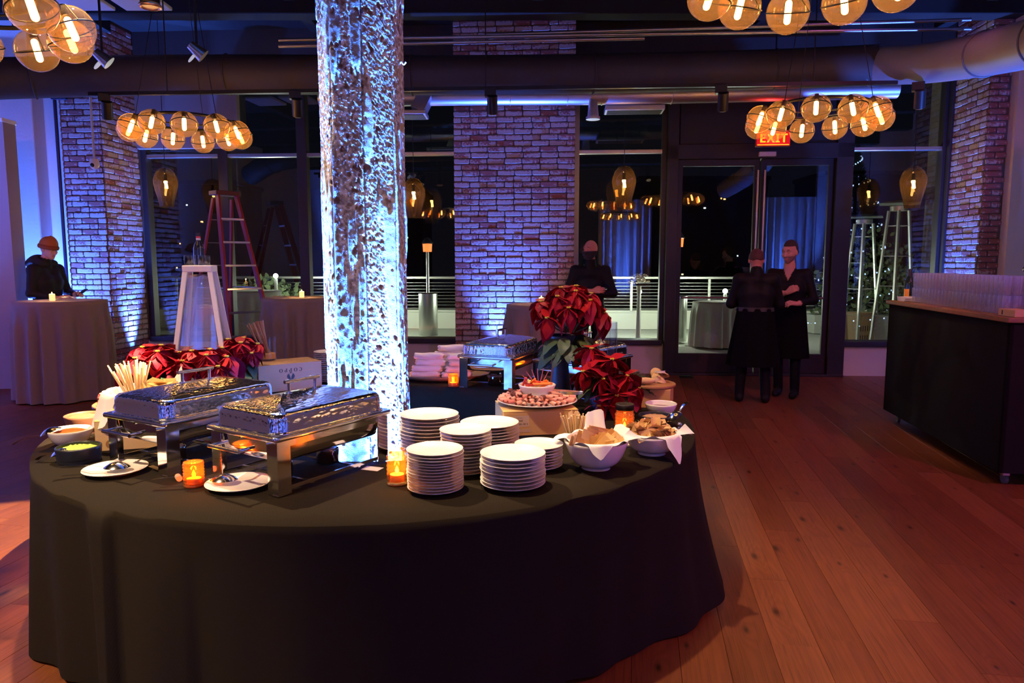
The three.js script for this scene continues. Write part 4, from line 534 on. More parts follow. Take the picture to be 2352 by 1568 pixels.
// left group: dips
const clayM = mat(0.25, 0.10, 0.05, 0.5), ironM = mat(0.012, 0.014, 0.02, 0.35);
{
  const dip = (name, label, p, r, h, m, food, foodM, foodLabel, foot = 0.8) => { one('dip_bowl', label, 'bowl', lathe(bowlProf(r, h, foot, 0.006), 48), m, p); one(name, foodLabel, 'dip', mound(r - 0.012, 0.018, food, 60, r * 100), foodM, [p[0], p[1] + h - 0.016, p[2]]); };
  const green = mat(0.40, 0.55, 0.06, 0.6, { bumpMap: grainy, bumpScale: 0.002 });
  dip('guacamole', 'straight black bowl of green guacamole at the front left edge', [-1.79, Y0, -2.90], 0.085, 0.062, ironM, 0.05, green, 'lumpy green guacamole heaped in the black bowl', 0.93);
  dip('salsa', 'white bowl of orange salsa behind the black guacamole bowl', [-1.97, Y0, -3.14], 0.092, 0.075, porcelain, 0.012, mat(0.50, 0.16, 0.03, 0.45), 'chunky orange salsa in the white bowl', 0.5);
  dip('bean_dip', 'brown clay bowl of dip behind the salsa bowl', [-2.06, Y0, -3.40], 0.088, 0.085, clayM, 0.014, mat(0.36, 0.17, 0.06, 0.6), 'brown dip in the clay bowl', 0.6);
  spoon('dark spoon standing in the salsa bowl, its handle over the table edge', [-2.03, Y0 + 0.068, -3.1], PI + 0.1, 0.22, true, -0.38); spoon('dark spoon in the guacamole bowl, handle pointing left', [-1.845, Y0 + 0.034, -2.87], PI - 0.3, 0.19, true, -0.36);
  const bc = [-1.68, Y0, -3.22]; const cb = thing('cardboard_box', 'low tan cardboard box carrying the left cracker bowl', 'box', bc, 0.30); part(cb, 'carton_body', rbox(0.34, 0.13, 0.28, 0.003, 0, 0.065, 0), mat(0.62, 0.40, 0.19, 0.85, { bumpMap: grainy, bumpScale: 0.0006 })); part(cb, 'lid_flap', rbox(0.342, 0.003, 0.282, 0.001, 0, 0.132, 0), cardM); part(cb, 'hand_hole', put(new THREE.CircleGeometry(0.02, 24), -0.11, 0.03, 0.1406, 0, 0, 0), mat(0.30, 0.14, 0.05, 0.9));
  const nb = [-1.66, Y0 + 0.135, -3.20]; one('serving_bowl', 'wide white bowl of crackers on the tan cardboard box', 'bowl', lathe(bowlProf(0.165, 0.10, 0.5, 0.006), 60), porcelain, nb);
  one('napkin', 'white napkin lining the left cracker bowl and hanging down its box', 'napkin', napkinIn(0.165, 0.10, [[2.35, 0.18, -1, 0.62], [-1.0, 0.10, 0.9], [-2.4, 0.09, 0.3]], 9, 0.5), linen, [nb[0], nb[1] + 0.002, nb[2]]);
  const R = rng(44);
  for (let i = 0; i < 40; i++) { const a = R() * 6.28, q = sqrt(R()) * 0.03, o = piece('stickL', 'bread_stick', 'thin pale bread stick fanned out in the left cracker bowl', 'bread stick', rod([0, 0, 0], [0, 0.20, 0], 0.0035, 0.0035, 7), stickM, [nb[0] - 0.045 + q * cos(a) * 0.6, nb[1] + 0.04, nb[2] - 0.01 + q * sin(a) * 0.6], [q * sin(a) * 11, 0, 0.12 - q * cos(a) * 14], 'bread sticks in the left bowl'); o.scale.y = 0.85 + R() * 0.2; }
  for (let i = 0; i < 30; i++) { const a = R() * 6.28, q = sqrt(R()) * 0.085; piece('sqL', 'cracker', 'square golden cracker heaped in the left bowl behind the chafing dish', 'cracker', crackGeo, crackerM[Math.floor(R() * 3)], [nb[0] + 0.075 + q * cos(a) * 0.8, nb[1] + 0.10 + R() * 0.035, nb[2] - 0.02 + q * sin(a) * 0.7], [R() * 1.4 - 0.5, R() * 3, R() * 0.9 - 0.4], 'crackers in the left bowl'); }
  // wooden riser with charcuterie
  const wp = [-1.98, Y0, -3.66], woodM = mat(0.30, 0.12, 0.045, 0.5, { map: null }); const ws = thing('wooden_riser', 'round reddish wooden riser with charcuterie at the far left', 'riser', wp); part(ws, 'riser_drum', cyl(0.15, 0.145, 0.075, 0, 0.0375, 0, 48), woodM); part(ws, 'riser_board', lathe([[0, 0.077], [0.165, 0.077], [0.17, 0.081], [0.17, 0.092], [0.165, 0.096], [0, 0.096]], 56), woodM);
  const cols = [[0.45, 0.05, 0.05], [0.52, 0.26, 0.10], [0.35, 0.16, 0.07], [0.60, 0.38, 0.16], [0.30, 0.06, 0.10]];
  for (let i = 0; i < 34; i++) { const a = R() * 6.28, q = sqrt(R()) * 0.14, k = i % 5; piece('char' + k, ['salami_slice', 'cheese_wedge', 'dried_fig', 'crisp', 'ham_fold'][k], ['dark red salami slice on the round wooden riser', 'orange cheese wedge on the round wooden riser', 'brown dried fig on the round wooden riser', 'golden crisp on the round wooden riser', 'purple red folded ham on the round wooden riser'][k], 'charcuterie', k === 2 ? ball(0.018, 0, 0, 0, 1, 0.8, 1) : k === 1 ? put(new THREE.CylinderGeometry(0.03, 0.03, 0.02, 8, 1, false, 0, 1.1)) : grid(10, 6, (s, b) => [0.07 * (b - 0.5), 0.018 * sin(b * 5 + k) + 0.01 * sin(s * 6), 0.05 * (s - 0.5)]), mat(...cols[k], 0.55, { side: THREE.DoubleSide }), [wp[0] + q * cos(a) * (1 + 0.25 * (cos(a) > 0)), wp[1] + 0.108 + R() * 0.025, wp[2] + q * sin(a)], [R() * 0.8, R() * 6, R() * 0.6], 'charcuterie pieces on the riser, kind ' + ['salami', 'cheese', 'fig', 'crisp', 'ham'][k]); }
  tongs('brass coloured tongs on the front of the wooden riser', [wp[0] + 0.05, wp[1] + 0.1, wp[2] + 0.16], 0.3, 0.16);
}
// wooden wine box with upside-down lettering, sticks in a glass on top
{
  const p = [-1.48, Y0, -4.62], r = 0.64, t = thing('wine_box', 'pale wooden wine box standing upside down with printed lettering', 'box', p, r);
  const wt = woodTex(61, [0.60, 0.45, 0.30], [0.72, 0.57, 0.40], [0.42, 0.28, 0.16]), wm = mat(1, 1, 1, 0.6, { map: wt });
  part(t, 'box_body', put(rbox(0.41, 0.175, 0.24, 0.003, 0, 0.0875, 0), 0, 0, 0), wm);
  const pr = canvas(1024, 448, (c) => { c.fillStyle = '#c9b192'; c.fillRect(0, 0, 1024, 448); for (let i = 0; i < 90; i++) { c.strokeStyle = `rgba(120,90,55,${0.05 + 0.1 * hash(i, 2, 3)})`; c.beginPath(); const y = 448 * hash(i, 1, 1); c.moveTo(0, y); c.bezierCurveTo(300, y + 12, 700, y - 12, 1024, y + 6); c.stroke(); } c.translate(1024, 448); c.rotate(PI); c.fillStyle = '#2a211c'; c.textAlign = 'center'; c.font = 'bold 84px serif'; c.fillText('C O P P O', 512, 372); c.beginPath(); c.moveTo(512, 175); c.bezierCurveTo(440, 190, 430, 260, 480, 285); c.bezierCurveTo(500, 240, 505, 230, 512, 175); c.bezierCurveTo(520, 235, 530, 250, 545, 285); c.bezierCurveTo(595, 260, 585, 190, 512, 175); c.moveTo(490, 290); c.lineTo(535, 290); c.lineTo(528, 304); c.lineTo(497, 304); c.fill(); });
  part(t, 'printed_face', put(new THREE.PlaneGeometry(0.404, 0.169), 0, 0.0875, 0.1204), mat(1, 1, 1, 0.6, { map: pr }));
  for (const s of [-1, 1]) for (let i = 0; i < 7; i++) part(t, 'finger_joint', box(0.003, 0.012, 0.012, s * 0.2045, 0.012 + i * 0.025, 0.113), mat(0.35, 0.22, 0.12, 0.7));
  const gp = [-1.595, Y0 + 0.177, -4.66]; const g = thing('stick_glass', 'straight glass of amber drink holding pretzel sticks on the wine box', 'glass', gp); part(g, 'glass_wall', lathe([[0, 0.003], [0.05, 0.002], [0.052, 0.006], [0.052, 0.15], [0.049, 0.15], [0.049, 0.01], [0, 0.01]], 36), clearGlass); part(g, 'base_filling', cyl(0.047, 0.047, 0.035, 0, 0.029, 0), mat(0.75, 0.30, 0.05, 0.5));
  const R = rng(21); for (let i = 0; i < 22; i++) { const a = R() * 6.28, q = R() * 0.028; piece('pretz', 'pretzel_stick', 'thin brown pretzel stick leaning in the straight glass', 'pretzel stick', rod([0, 0, 0], [0, 0.24, 0], 0.004, 0.004, 7), mat(0.40, 0.18, 0.06, 0.5), [gp[0] + q * cos(a), gp[1] + 0.02, gp[2] + q * sin(a)], [q * sin(a) * 5, 0, 0.10 + R() * 0.45], 'pretzel sticks in the glass'); }
}
// rolled towels on an oval tray
{
  const p = [-0.47, Y0, -4.98]; one('wooden_tray', 'oval dark wooden tray under the rolled white towels', 'tray', put(lathe([[0, 0.004], [0.2, 0.004], [0.235, 0.02], [0.25, 0.036], [0.245, 0.038], [0.225, 0.022], [0, 0.012]], 56), 0, 0, 0, 0, 0, 0, [1.25, 1, 0.75]), mat(0.20, 0.09, 0.04, 0.45), p, 0.1);
  const rollG = grid(40, 24, (a, b) => { const th = a * 2 * PI, w = 0.5 - abs(b - 0.5), e = smooth(0, 0.04, w), r = 0.026 * (0.35 + 0.65 * e) * (1 + 0.10 * sin(th * 2 + b * 7) + 0.12 * (fbm(cos(th) * 2 + 5, sin(th) * 2, b * 7, 3) - 0.5)); return [(b - 0.5) * 0.21 + 0.004 * sin(th * 3), 0.026 + r * sin(th) * 0.92, r * cos(th) * 1.35]; }, true);
  const towel = mat(0.80, 0.78, 0.80, 0.95, { sheen: 0.4, bumpMap: grainy, bumpScale: 0.002 }), names = ['bottom', 'second', 'third', 'fourth', 'fifth'];
  const t0 = one('rolled_towel', 'rolled white towel at the bottom of the left pile', 'towel', rollG, towel, [p[0] - 0.13, p[1] + 0.013, p[2] + 0.06], -0.10, 'rolled white towels on the tray');
  const rows = [[-0.13, 0.06, -0.1, 4, 'front left'], [0.10, 0.07, 0.25, 4, 'front right'], [0.0, -0.05, 0.08, 5, 'rear']]; rows.forEach(([x, z, r, n, w], k) => { for (let i = 0; i < n; i++) { if (k === 0 && i === 0) continue; copy(t0, [p[0] + x + 0.012 * ((i * 7) % 3 - 1) + i * 0.012, p[1] + 0.013 + i * 0.042, p[2] + z - i * 0.008], r + 0.08 * ((i * 5) % 3 - 1), `rolled white towel, ${names[i]} of the ${w} pile`); } });
}
// right rear: cheese board, dips, tongs
{
  const p = [0.80, Y0, -4.06], t = thing('wooden_crate', 'small wooden crate carrying bread and cheese at the right edge', 'box', p, -0.3), wm = mat(0.48, 0.24, 0.08, 0.6); part(t, 'crate_body', rbox(0.23, 0.11, 0.2, 0.004, 0, 0.055, 0), wm); part(t, 'crate_board', lathe([[0, 0.112], [0.13, 0.112], [0.135, 0.116], [0.135, 0.126], [0.13, 0.13], [0, 0.13]], 40), mat(0.30, 0.13, 0.05, 0.6));
  const R = rng(31), bread = mat(0.58, 0.38, 0.18, 0.85), top = p[1] + 0.131;
  one('baguette_piece', 'short pale piece of baguette on the right cheese board', 'bread', put(ball(0.022, 0, 0.02, 0, 2.9, 0.9, 1, 24, 14), 0, 0, 0), bread, [p[0] - 0.055, top, p[2] + 0.07], 0.1);
  for (let i = 0; i < 7; i++) piece('brd', 'bread_slice', 'torn bread slice heaped on the right cheese board', 'bread', mound(0.034, 0.022, 0.02, 60, 3, 20), bread, [p[0] + 0.03 + 0.018 * (i % 3), top + 0.008 * i, p[2] - 0.03 + 0.03 * (i % 2)], [0.5 * R(), R() * 6, 0.7 * R()], 'bread slices on the right board');
  one('cheese_rind', 'white curl of cheese on top of the bread slices', 'cheese', grid(14, 4, (a, b) => [0.03 * cos(a * 3), 0.012 + 0.012 * b, 0.03 * sin(a * 3)]), tint(linen, { color: C(0.85, 0.78, 0.6) }), [p[0] + 0.04, top + 0.05, p[2] + 0.02]);
  one('dip_bowl', 'white bowl of dark sauce below the right cheese board', 'bowl', lathe(bowlProf(0.086, 0.062, 0.6), 48), porcelain, [0.80, Y0, -3.80]); one('sauce', 'dark red sauce in the white bowl below the cheese board', 'dip', mound(0.07, 0.006, 0.006, 40, 5), mat(0.10, 0.02, 0.015, 0.3), [0.80, Y0 + 0.04, -3.80]);
  const sk = [0.725, Y0, -3.56]; one('dip_bowl', 'black shallow bowl of tan dip beside the steel spoon', 'bowl', lathe(bowlProf(0.088, 0.05, 0.75), 48), ironM, sk); one('tan_dip', 'tan flecked dip in the black shallow bowl', 'dip', mound(0.072, 0.014, 0.012, 50, 7), mat(0.42, 0.24, 0.11, 0.7), [sk[0], sk[1] + 0.036, sk[2]]);
  spoon('bright steel spoon leaning out of the black dip bowl at the right edge', [sk[0] + 0.08, sk[1] + 0.05, sk[2] + 0.05], 0.55, 0.17, false, 0.45);
  tongs('steel tongs lying before the black dip bowl', [0.60, Y0, -3.36], -0.25, 0.22);
  const ch = thing('shaker', 'tiny steel shaker by the right table edge', 'shaker', [0.80, Y0, -3.36]); part(ch, 'shaker_body', lathe([[0, 0], [0.012, 0], [0.014, 0.02], [0.01, 0.035], [0, 0.038]], 18), spoonSteel); part(ch, 'shaker_cap', ball(0.012, 0, 0.045, 0), spoonSteel);
  one('paper_napkin', 'folded pale paper napkin between the jar and the pita bowl', 'napkin', rbox(0.14, 0.012, 0.09, 0.004, 0, 0.006, 0), tint(linen, { color: C(0.7, 0.6, 0.5) }), [0.47, Y0, -3.15], 0.2);
}
// small papers on the table
one('table_card', 'small pale card lying on the cloth under the front chafing dish', 'card', rbox(0.075, 0.002, 0.05, 0.0008, 0, 0.0012, 0), mat(0.7, 0.72, 0.75, 0.7), [-0.555, Y0, -2.78], -0.35);
one('cork', 'small wine cork lying by the amber candle', 'cork', put(cyl(0.011, 0.011, 0.035, 0, 0.011, 0, 18, PI / 2, 0, 0)), mat(0.5, 0.33, 0.18, 0.9), [-1.255, Y0, -2.63], 0.6);

// ---------------------------------------------------------------- lantern
{
  const p = [-1.91, Y0, -4.42], t = thing('pyramid_lantern', 'tall tapered white framed glass lantern behind the poinsettias', 'lantern', p, 0.20), hb = 0.165, ht = 0.070, h = 0.78, fm = mat(0.78, 0.77, 0.80, 0.45), corners = [[-1, -1], [1, -1], [1, 1], [-1, 1]];
  for (const [x, z] of corners) part(t, 'corner_post', bar([x * hb, 0.02, z * hb], [x * ht, h - 0.02, z * ht], 0.026, 0.026), fm);
  for (let i = 0; i < 4; i++) { const [x0, z0] = corners[i], [x1, z1] = corners[(i + 1) % 4]; part(t, 'bottom_rail', bar([x0 * hb, 0.02, z0 * hb], [x1 * hb, 0.02, z1 * hb], 0.028, 0.028, [0, 1, 0]), fm); const P = (s, q, k) => { const w = lerp(hb, ht, k) - 0.004; return [lerp(x0, x1, q) * w, lerp(0.03, h - 0.04, k), lerp(z0, z1, q) * w]; }; part(t, 'glass_panel', grid(1, 1, (a, b) => P(0, lerp(0.07, 0.93, a), b)), mat(0.78, 0.82, 0.9, 0.0, { transmission: 0.84, thickness: 0, specularIntensity: 1, ior: 3.0, side: THREE.DoubleSide })); }  // panes pale blue and milky, carrying a bright reflection in their colour
  part(t, 'top_cap', rbox(ht * 2 + 0.03, 0.04, ht * 2 + 0.03, 0.006, 0, h - 0.005, 0), fm); part(t, 'floor_board', rbox(hb * 1.9, 0.012, hb * 1.9, 0.004, 0, 0.012, 0), fm);
  const top = p[1] + h + 0.016;
  const g = thing('votive_glass', 'small clear glass on top of the white lantern, left of the pair', 'glass', [p[0] - 0.045, top, p[2] + 0.03]); part(g, 'glass_wall', lathe([[0, 0.006], [0.034, 0.002], [0.036, 0.06], [0.033, 0.06], [0.031, 0.01], [0, 0.01]], 28), clearGlass);
  copy(g, [p[0] + 0.04, top, p[2] + 0.03], 0, 'small clear glass on top of the white lantern, right of the pair');
  const bt = thing('mini_bottle', 'small dark bottle with red and white label on top of the lantern', 'bottle', [p[0] - 0.015, top, p[2] - 0.03]); part(bt, 'bottle_body', lathe([[0, 0], [0.03, 0], [0.032, 0.004], [0.032, 0.10], [0.026, 0.125], [0.012, 0.15], [0.0115, 0.18], [0, 0.18]], 28), mat(0.02, 0.02, 0.025, 0.1, { clearcoat: 1 })); part(bt, 'label', cyl(0.0135, 0.0135, 0.012, 0, 0.158, 0, 24, 0, 0, 0, true), mat(0.8, 0.8, 0.82, 0.5)); part(bt, 'label_band', cyl(0.0137, 0.0137, 0.012, 0, 0.170, 0, 24, 0, 0, 0, true), mat(0.6, 0.03, 0.03, 0.5)); part(bt, 'cap', cyl(0.013, 0.013, 0.02, 0, 0.188, 0), blackPaint);
}

// ---------------------------------------------------------------- poinsettias
const leafGeo = [0, 1, 2, 3].map((k) => { const R = rng(200 + k), lob = R() * 0.12, dr = 0.25 + R() * 0.5, tw = (R() - 0.5) * 0.25; return grid(6, 10, (a, b) => { const s = (a - 0.5) * 2, w = 0.34 * Math.pow(sin(PI * Math.pow(b, 0.78)), 0.8) * (1 + lob * sin(b * 14)), y = -dr * b * b + 0.05 * abs(s) * w * 1.6 + 0.02 * sin(b * 12) * abs(s); return [b, y + tw * s * w * b, s * w]; }); });
const bractM = [[0.27, 0.004, 0.016], [0.34, 0.006, 0.018], [0.20, 0.003, 0.016], [0.38, 0.008, 0.014]].map((c) => mat(...c, 0.55, { side: THREE.DoubleSide, specularIntensity: 0.4 })), leafM = [[0.03, 0.07, 0.03], [0.05, 0.09, 0.03], [0.02, 0.05, 0.03]].map((c) => mat(...c, 0.5, { side: THREE.DoubleSide }));
function poinsettia(label, p, heads, greens, seed, pot) {
  const t = thing('poinsettia', label, 'poinsettia', p), R = rng(seed), up = V(0, 1, 0);
  const place = (o, at, dir, roll, s) => { const x = dir.clone().normalize(), z = x.clone().cross(up); if (z.lengthSq() < 1e-4) z.set(0, 0, 1); z.normalize(); const y = z.clone().cross(x); o.quaternion.setFromRotationMatrix(new THREE.Matrix4().makeBasis(x, y, z)); o.rotateX(roll); o.position.copy(at); o.scale.setScalar(s); };
  for (const [x, y, z, dx, dy, dz, s, n] of heads) {
    const at = V(x, y, z), ax = V(dx, dy, dz).normalize(), e1 = ax.clone().cross(abs(ax.y) > 0.9 ? V(1, 0, 0) : up).normalize(), e2 = ax.clone().cross(e1), N = n ?? 12;
    for (let i = 0; i < N; i++) { const a = i * 2.399 + R(), lift = 0.42 - 0.075 * i + (R() - 0.5) * 0.25, d = e1.clone().multiplyScalar(cos(a)).addScaledVector(e2, sin(a)).addScaledVector(ax, lift); d.y -= 0.25; const o = part(t, 'bract', leafGeo[Math.floor(R() * 4)], bractM[Math.floor(R() * 4)]); place(o, at, d, (R() - 0.5) * 0.5, s * (0.6 + 0.055 * i) * (0.85 + R() * 0.25)); }
    part(t, 'flower_centre', [0, 1, 2, 3, 4].map((i) => ball(0.006, at.x + ax.x * 0.008 + 0.008 * cos(i * 1.3), at.y + ax.y * 0.008, at.z + ax.z * 0.008 + 0.008 * sin(i * 1.3), 1, 1, 1, 8, 6)), mat(0.45, 0.35, 0.03, 0.6));
    part(t, 'stem', tube([[x * 0.2, 0.05, z * 0.2], [x * 0.6, y * 0.55, z * 0.6], [x, y, z]], 0.004, 10, 6), leafM[0]);
  }
  for (const [x, y, z, dx, dy, dz, s] of greens) { const o = part(t, 'leaf', leafGeo[Math.floor(R() * 4)], leafM[Math.floor(R() * 3)]); place(o, V(x, y, z), V(dx, dy, dz), (R() - 0.5) * 0.8, s); }
  if (pot) part(t, 'pot', pot[0], pot[1]);
  return t;
}
function dome(n, rx, ry, rz, y0, s, seed, fwd = 0.3) { const R = rng(seed), o = []; for (let i = 0; i < n; i++) { const a = i * 2.399 + R() * 0.5, q = sqrt((i + 0.5) / n), x = cos(a) * q, z = sin(a) * q, y = sqrt(max(0, 1 - q * q)); o.push([x * rx, y0 + y * ry, z * rz, x * 0.9, y + 0.25, z * 0.9 + fwd, s * (0.85 + R() * 0.3)]); } return o; }
const greensOf = (n, r, y, s, seed) => { const R = rng(seed); return [...Array(n)].map((_, i) => { const a = i * 2.399 + R(), q = r * (0.5 + 0.5 * R()); return [q * cos(a) * 0.6, y + R() * 0.08, q * sin(a) * 0.6, cos(a), -0.1 - R() * 0.5, sin(a), s * (0.8 + 0.4 * R())]; }); };
const potM = mat(0.012, 0.016, 0.022, 0.4), potGeo = (r, h) => lathe([[0, 0], [r * 0.75, 0], [r * 0.78, 0.01], [r * 0.98, h - 0.02], [r, h - 0.018], [r, h], [r * 0.93, h], [r * 0.9, h - 0.03], [0, h - 0.03]], 36);
// tall vase and its plant
const vz = [0.275, Y0, -4.06];
one('tall_vase', 'tall dark glazed vase raising the upper poinsettia', 'vase', lathe([[0, 0], [0.07, 0], [0.075, 0.01], [0.06, 0.12], [0.048, 0.22], [0.056, 0.33], [0.085, 0.40], [0.08, 0.405], [0.05, 0.33], [0.04, 0.22], [0, 0.2]], 40), potM, vz);
poinsettia('large upper red poinsettia overflowing the tall dark vase', [vz[0] + 0.05, Y0 + 0.37, vz[2]], dome(16, 0.205, 0.25, 0.14, 0.06, 0.125, 5), greensOf(40, 0.17, -0.05, 0.13, 6), 7);
poinsettia('lower red poinsettia cascading beside the tall vase towards the floor', [0.50, Y0, -3.86], [[-0.07, 0.35, 0.02, -0.3, 0.6, 0.6, 0.13], [0.03, 0.30, 0.08, 0.1, 0.5, 0.8, 0.13], [0.10, 0.22, 0.12, 0.5, 0.3, 0.8, 0.13], [-0.02, 0.21, 0.15, -0.2, 0.2, 1, 0.125], [0.04, 0.13, 0.19, 0.2, 0, 1, 0.125], [-0.12, 0.24, 0.10, -0.6, 0.3, 0.7, 0.115], [0.16, 0.15, 0.10, 0.9, 0.1, 0.5, 0.105], [-0.05, 0.08, 0.2, -0.1, -0.2, 1, 0.10, 7]], greensOf(30, 0.15, 0.13, 0.11, 16), 8, [potGeo(0.085, 0.14), potM]);
poinsettia('wide dark red poinsettia cluster before the white lantern, left', [-2.0, Y0, -4.0], [...dome(10, 0.17, 0.15, 0.12, 0.20, 0.135, 25), ...dome(10, 0.16, 0.14, 0.12, 0.19, 0.135, 28).map((h) => [h[0] + 0.28, h[1], h[2] + 0.02, ...h.slice(3)])], greensOf(30, 0.22, 0.12, 0.10, 26), 27, [potGeo(0.10, 0.13), potM]);
poinsettia('small bright red poinsettia in pale foil beside the wooden wine box', [-1.68, Y0, -4.38], dome(9, 0.14, 0.11, 0.11, 0.24, 0.105, 35), greensOf(26, 0.15, 0.14, 0.10, 36), 37, [grid(60, 12, (a, b) => { const th = a * 2 * PI, r = 0.055 + 0.03 * b + (0.012 * (hash(Math.floor(a * 60), Math.floor(b * 12), 3) - 0.5)) + b * 0.014 * sin(th * 7); return [r * cos(th), b * 0.13 + 0.012 * sin(th * 5) * b, r * sin(th)]; }, true), metal(0.55, 0.75, 0.85, 0.25, { side: THREE.DoubleSide })]);
{ // evergreen sprigs behind the lower poinsettia
  const needles = (n, seed, L) => { const R = rng(seed), l = []; for (let i = 0; i < n; i++) { const k = R(), a = R() * 6.28, x = k * L; l.push(put(new THREE.ConeGeometry(0.0018, 0.045, 4), x, -0.12 * k * k, 0, cos(a) * 1.2, 0, -0.9 + sin(a) * 0.9)); } return l; };
  [['upright evergreen sprig behind the lower poinsettia', [0.62, Y0 + 0.2, -4.0], 0.5, 0.3], ['evergreen sprig pointing right behind the lower poinsettia', [0.6, Y0 + 0.16, -3.95], 0.1, 0.26], ['evergreen sprig trailing under the tall vase', [0.24, Y0 + 0.11, -3.98], 2.6, 0.24], ['evergreen sprig low beside the meat platter', [0.36, Y0 + 0.09, -3.78], 2.0, 0.22]].forEach(([l, p, r, L], i) => { const t = thing('evergreen_sprig', l, 'evergreen', p, r); part(t, 'needles', needles(260, i + 50, L), mat(0.035, 0.07, 0.02, 0.7)).userData.kind = 'stuff'; part(t, 'twig', tube([[0, 0, 0], [L * 0.5, -0.03, 0], [L, -0.12, 0]], 0.004, 10, 6), mat(0.1, 0.06, 0.03, 0.8)); });
}
{ const p = [0.60, Y0, -4.50], t = thing('hurricane_vase', 'tall clear glass hurricane vase with a candle behind the poinsettias', 'vase', p); part(t, 'glass_wall', lathe([[0, 0.004], [0.06, 0.002], [0.062, 0.01], [0.062, 0.44], [0.059, 0.44], [0.059, 0.012], [0, 0.012]], 40), pane(0.9, 0.9, 0.97, { ior: 1.7 })); part(t, 'candle', cyl(0.03, 0.03, 0.14, 0, 0.084, 0), mat(0.6, 0.5, 0.55, 0.7)); part(t, 'wick_flame', put(lathe([[0, 0], [0.006, 0.006], [0.007, 0.014], [0, 0.03]], 12), 0, 0.155, 0), flame); }

// ---------------------------------------------------------------- bar
{
  const A = [3.73, -7.10], B = [3.41, -4.90], d = [B[0] - A[0], B[1] - A[1]], L = Math.hypot(...d), rY = Math.atan2(-d[1], d[0]), Wd = 1.05, t = thing('portable_bar', 'black portable bar counter with a wooden top on casters', 'bar', [A[0], 0, A[1]], rY), bp = mat(0.010, 0.008, 0.008, 0.9, { specularIntensity: 0.15 }), wt = woodTex(81, [0.42, 0.26, 0.15], [0.55, 0.36, 0.22], [0.2, 0.11, 0.06]); wt.repeat.set(3, 1);
  // local x runs along the front, local -z... the bar body lies on the right hand side
  const s = 1; part(t, 'front_panel', rbox(L, 1.06, 0.03, 0.004, L / 2, 0.635, -0.015), bp); part(t, 'end_panel', rbox(0.03, 1.06, Wd, 0.004, L - 0.015, 0.635, -Wd / 2), bp); part(t, 'end_panel', rbox(0.03, 1.03, Wd, 0.004, 0.015, 0.62, -Wd / 2), bp); part(t, 'back_panel', rbox(L, 0.6, 0.03, 0.004, L / 2, 0.42, -Wd + 0.015), bp);
  part(t, 'kick_board', box(L - 0.1, 0.05, Wd - 0.1, L / 2, 0.13, -Wd / 2), blackPaint); part(t, 'bar_top', rbox(L + 0.05, 0.035, Wd + 0.05, 0.006, L / 2, 1.18, -Wd / 2), mat(1, 1, 1, 0.5, { map: wt }));
  for (const [x, z] of [[0.12, -0.1], [L - 0.12, -0.1], [0.12, -Wd + 0.1], [L - 0.12, -Wd + 0.1]]) { const c = part(t, 'caster', [rbox(0.05, 0.05, 0.05, 0.006, x, 0.085, z)], brushed); part(c, 'wheel', cyl(0.035, 0.035, 0.025, x, 0.035, z, 20, PI / 2, 0, 0), mat(0.12, 0.12, 0.13, 0.5)); }
  const on = (x, z, y = 1.198) => { const c = cos(rY), q = sin(rY); return [A[0] + x * c + z * q, y, A[1] - x * q + z * c]; };
  const gl = thing('drinking_glass', 'clear straight tumbler in the stacked rows on the bar', 'glass', on(0.3, -0.1), rY, 'clear tumblers stacked in two tiers on the bar');
  part(gl, 'glass_wall', lathe([[0, 0.008], [0.020, 0.004], [0.022, 0.0], [0.0235, 0.006], [0.030, 0.07], [0.0325, 0.135], [0.031, 0.136], [0.0285, 0.07], [0.022, 0.016], [0, 0.014]], 20), mat(0.9, 0.9, 0.95, 0.0, { transmission: 0.93, thickness: 0, ior: 1.8 }));
  let first = true; for (let tier = 0; tier < 2; tier++) for (let i = 0; i < 25; i++) for (let j = 0; j < 4; j++) { const q = on(0.36 + i * 0.066, -0.10 - j * 0.072, 1.199 + tier * 0.138); const lb = `clear straight tumbler in the ${['lower', 'upper'][tier]} tier on the bar, ${['front', 'second', 'third', 'rear'][j]} row`; if (first) { gl.position.set(...q); gl.userData.label = lb; first = false; } else copy(gl, q, rY, lb); }
  const cb = thing('champagne_bottle', 'dark champagne bottle with an orange label at the far bar end', 'bottle', on(0.07, -0.15)); part(cb, 'bottle_body', lathe([[0, 0.01], [0.035, 0], [0.042, 0.004], [0.043, 0.14], [0.036, 0.19], [0.018, 0.25], [0.0155, 0.29], [0.017, 0.305], [0, 0.31]], 32), mat(0.01, 0.025, 0.012, 0.1, { clearcoat: 1 })); part(cb, 'label', put(new THREE.CylinderGeometry(0.0437, 0.0437, 0.08, 24, 1, true, -2.9, 2.4), 0, 0.075, 0), mat(0.85, 0.33, 0.02, 0.5)); part(cb, 'foil', lathe([[0.021, 0.24], [0.0165, 0.29], [0.018, 0.306], [0, 0.311]], 24), mat(0.02, 0.02, 0.02, 0.4));
  one('folded_napkin', 'stack of folded white napkins at the far bar end by the bottle', 'napkin', [0, 1, 2, 3, 4].map((i) => rbox(0.16, 0.008, 0.16, 0.003, (i % 2) * 0.006, 0.005 + i * 0.0085, 0, 0, i * 0.04, 0)), linen, on(0.17, -0.12), rY);
  const mb = thing('menu_box', 'small wooden box near the front end of the bar top', 'box', on(2.10, -0.09), rY + 0.05); part(mb, 'box_body', rbox(0.20, 0.05, 0.12, 0.004, 0, 0.025, 0), mat(0.45, 0.27, 0.13, 0.7)); part(mb, 'slot', box(0.012, 0.03, 0.002, -0.05, 0.025, 0.061), blackPaint);
  one('dark_pouch', 'small dark purple pouch beside the wooden box on the bar', 'pouch', mound(0.06, 0.055, 0.02, 30, 8), mat(0.03, 0.015, 0.03, 0.8), on(2.13, -0.30), 0);
}
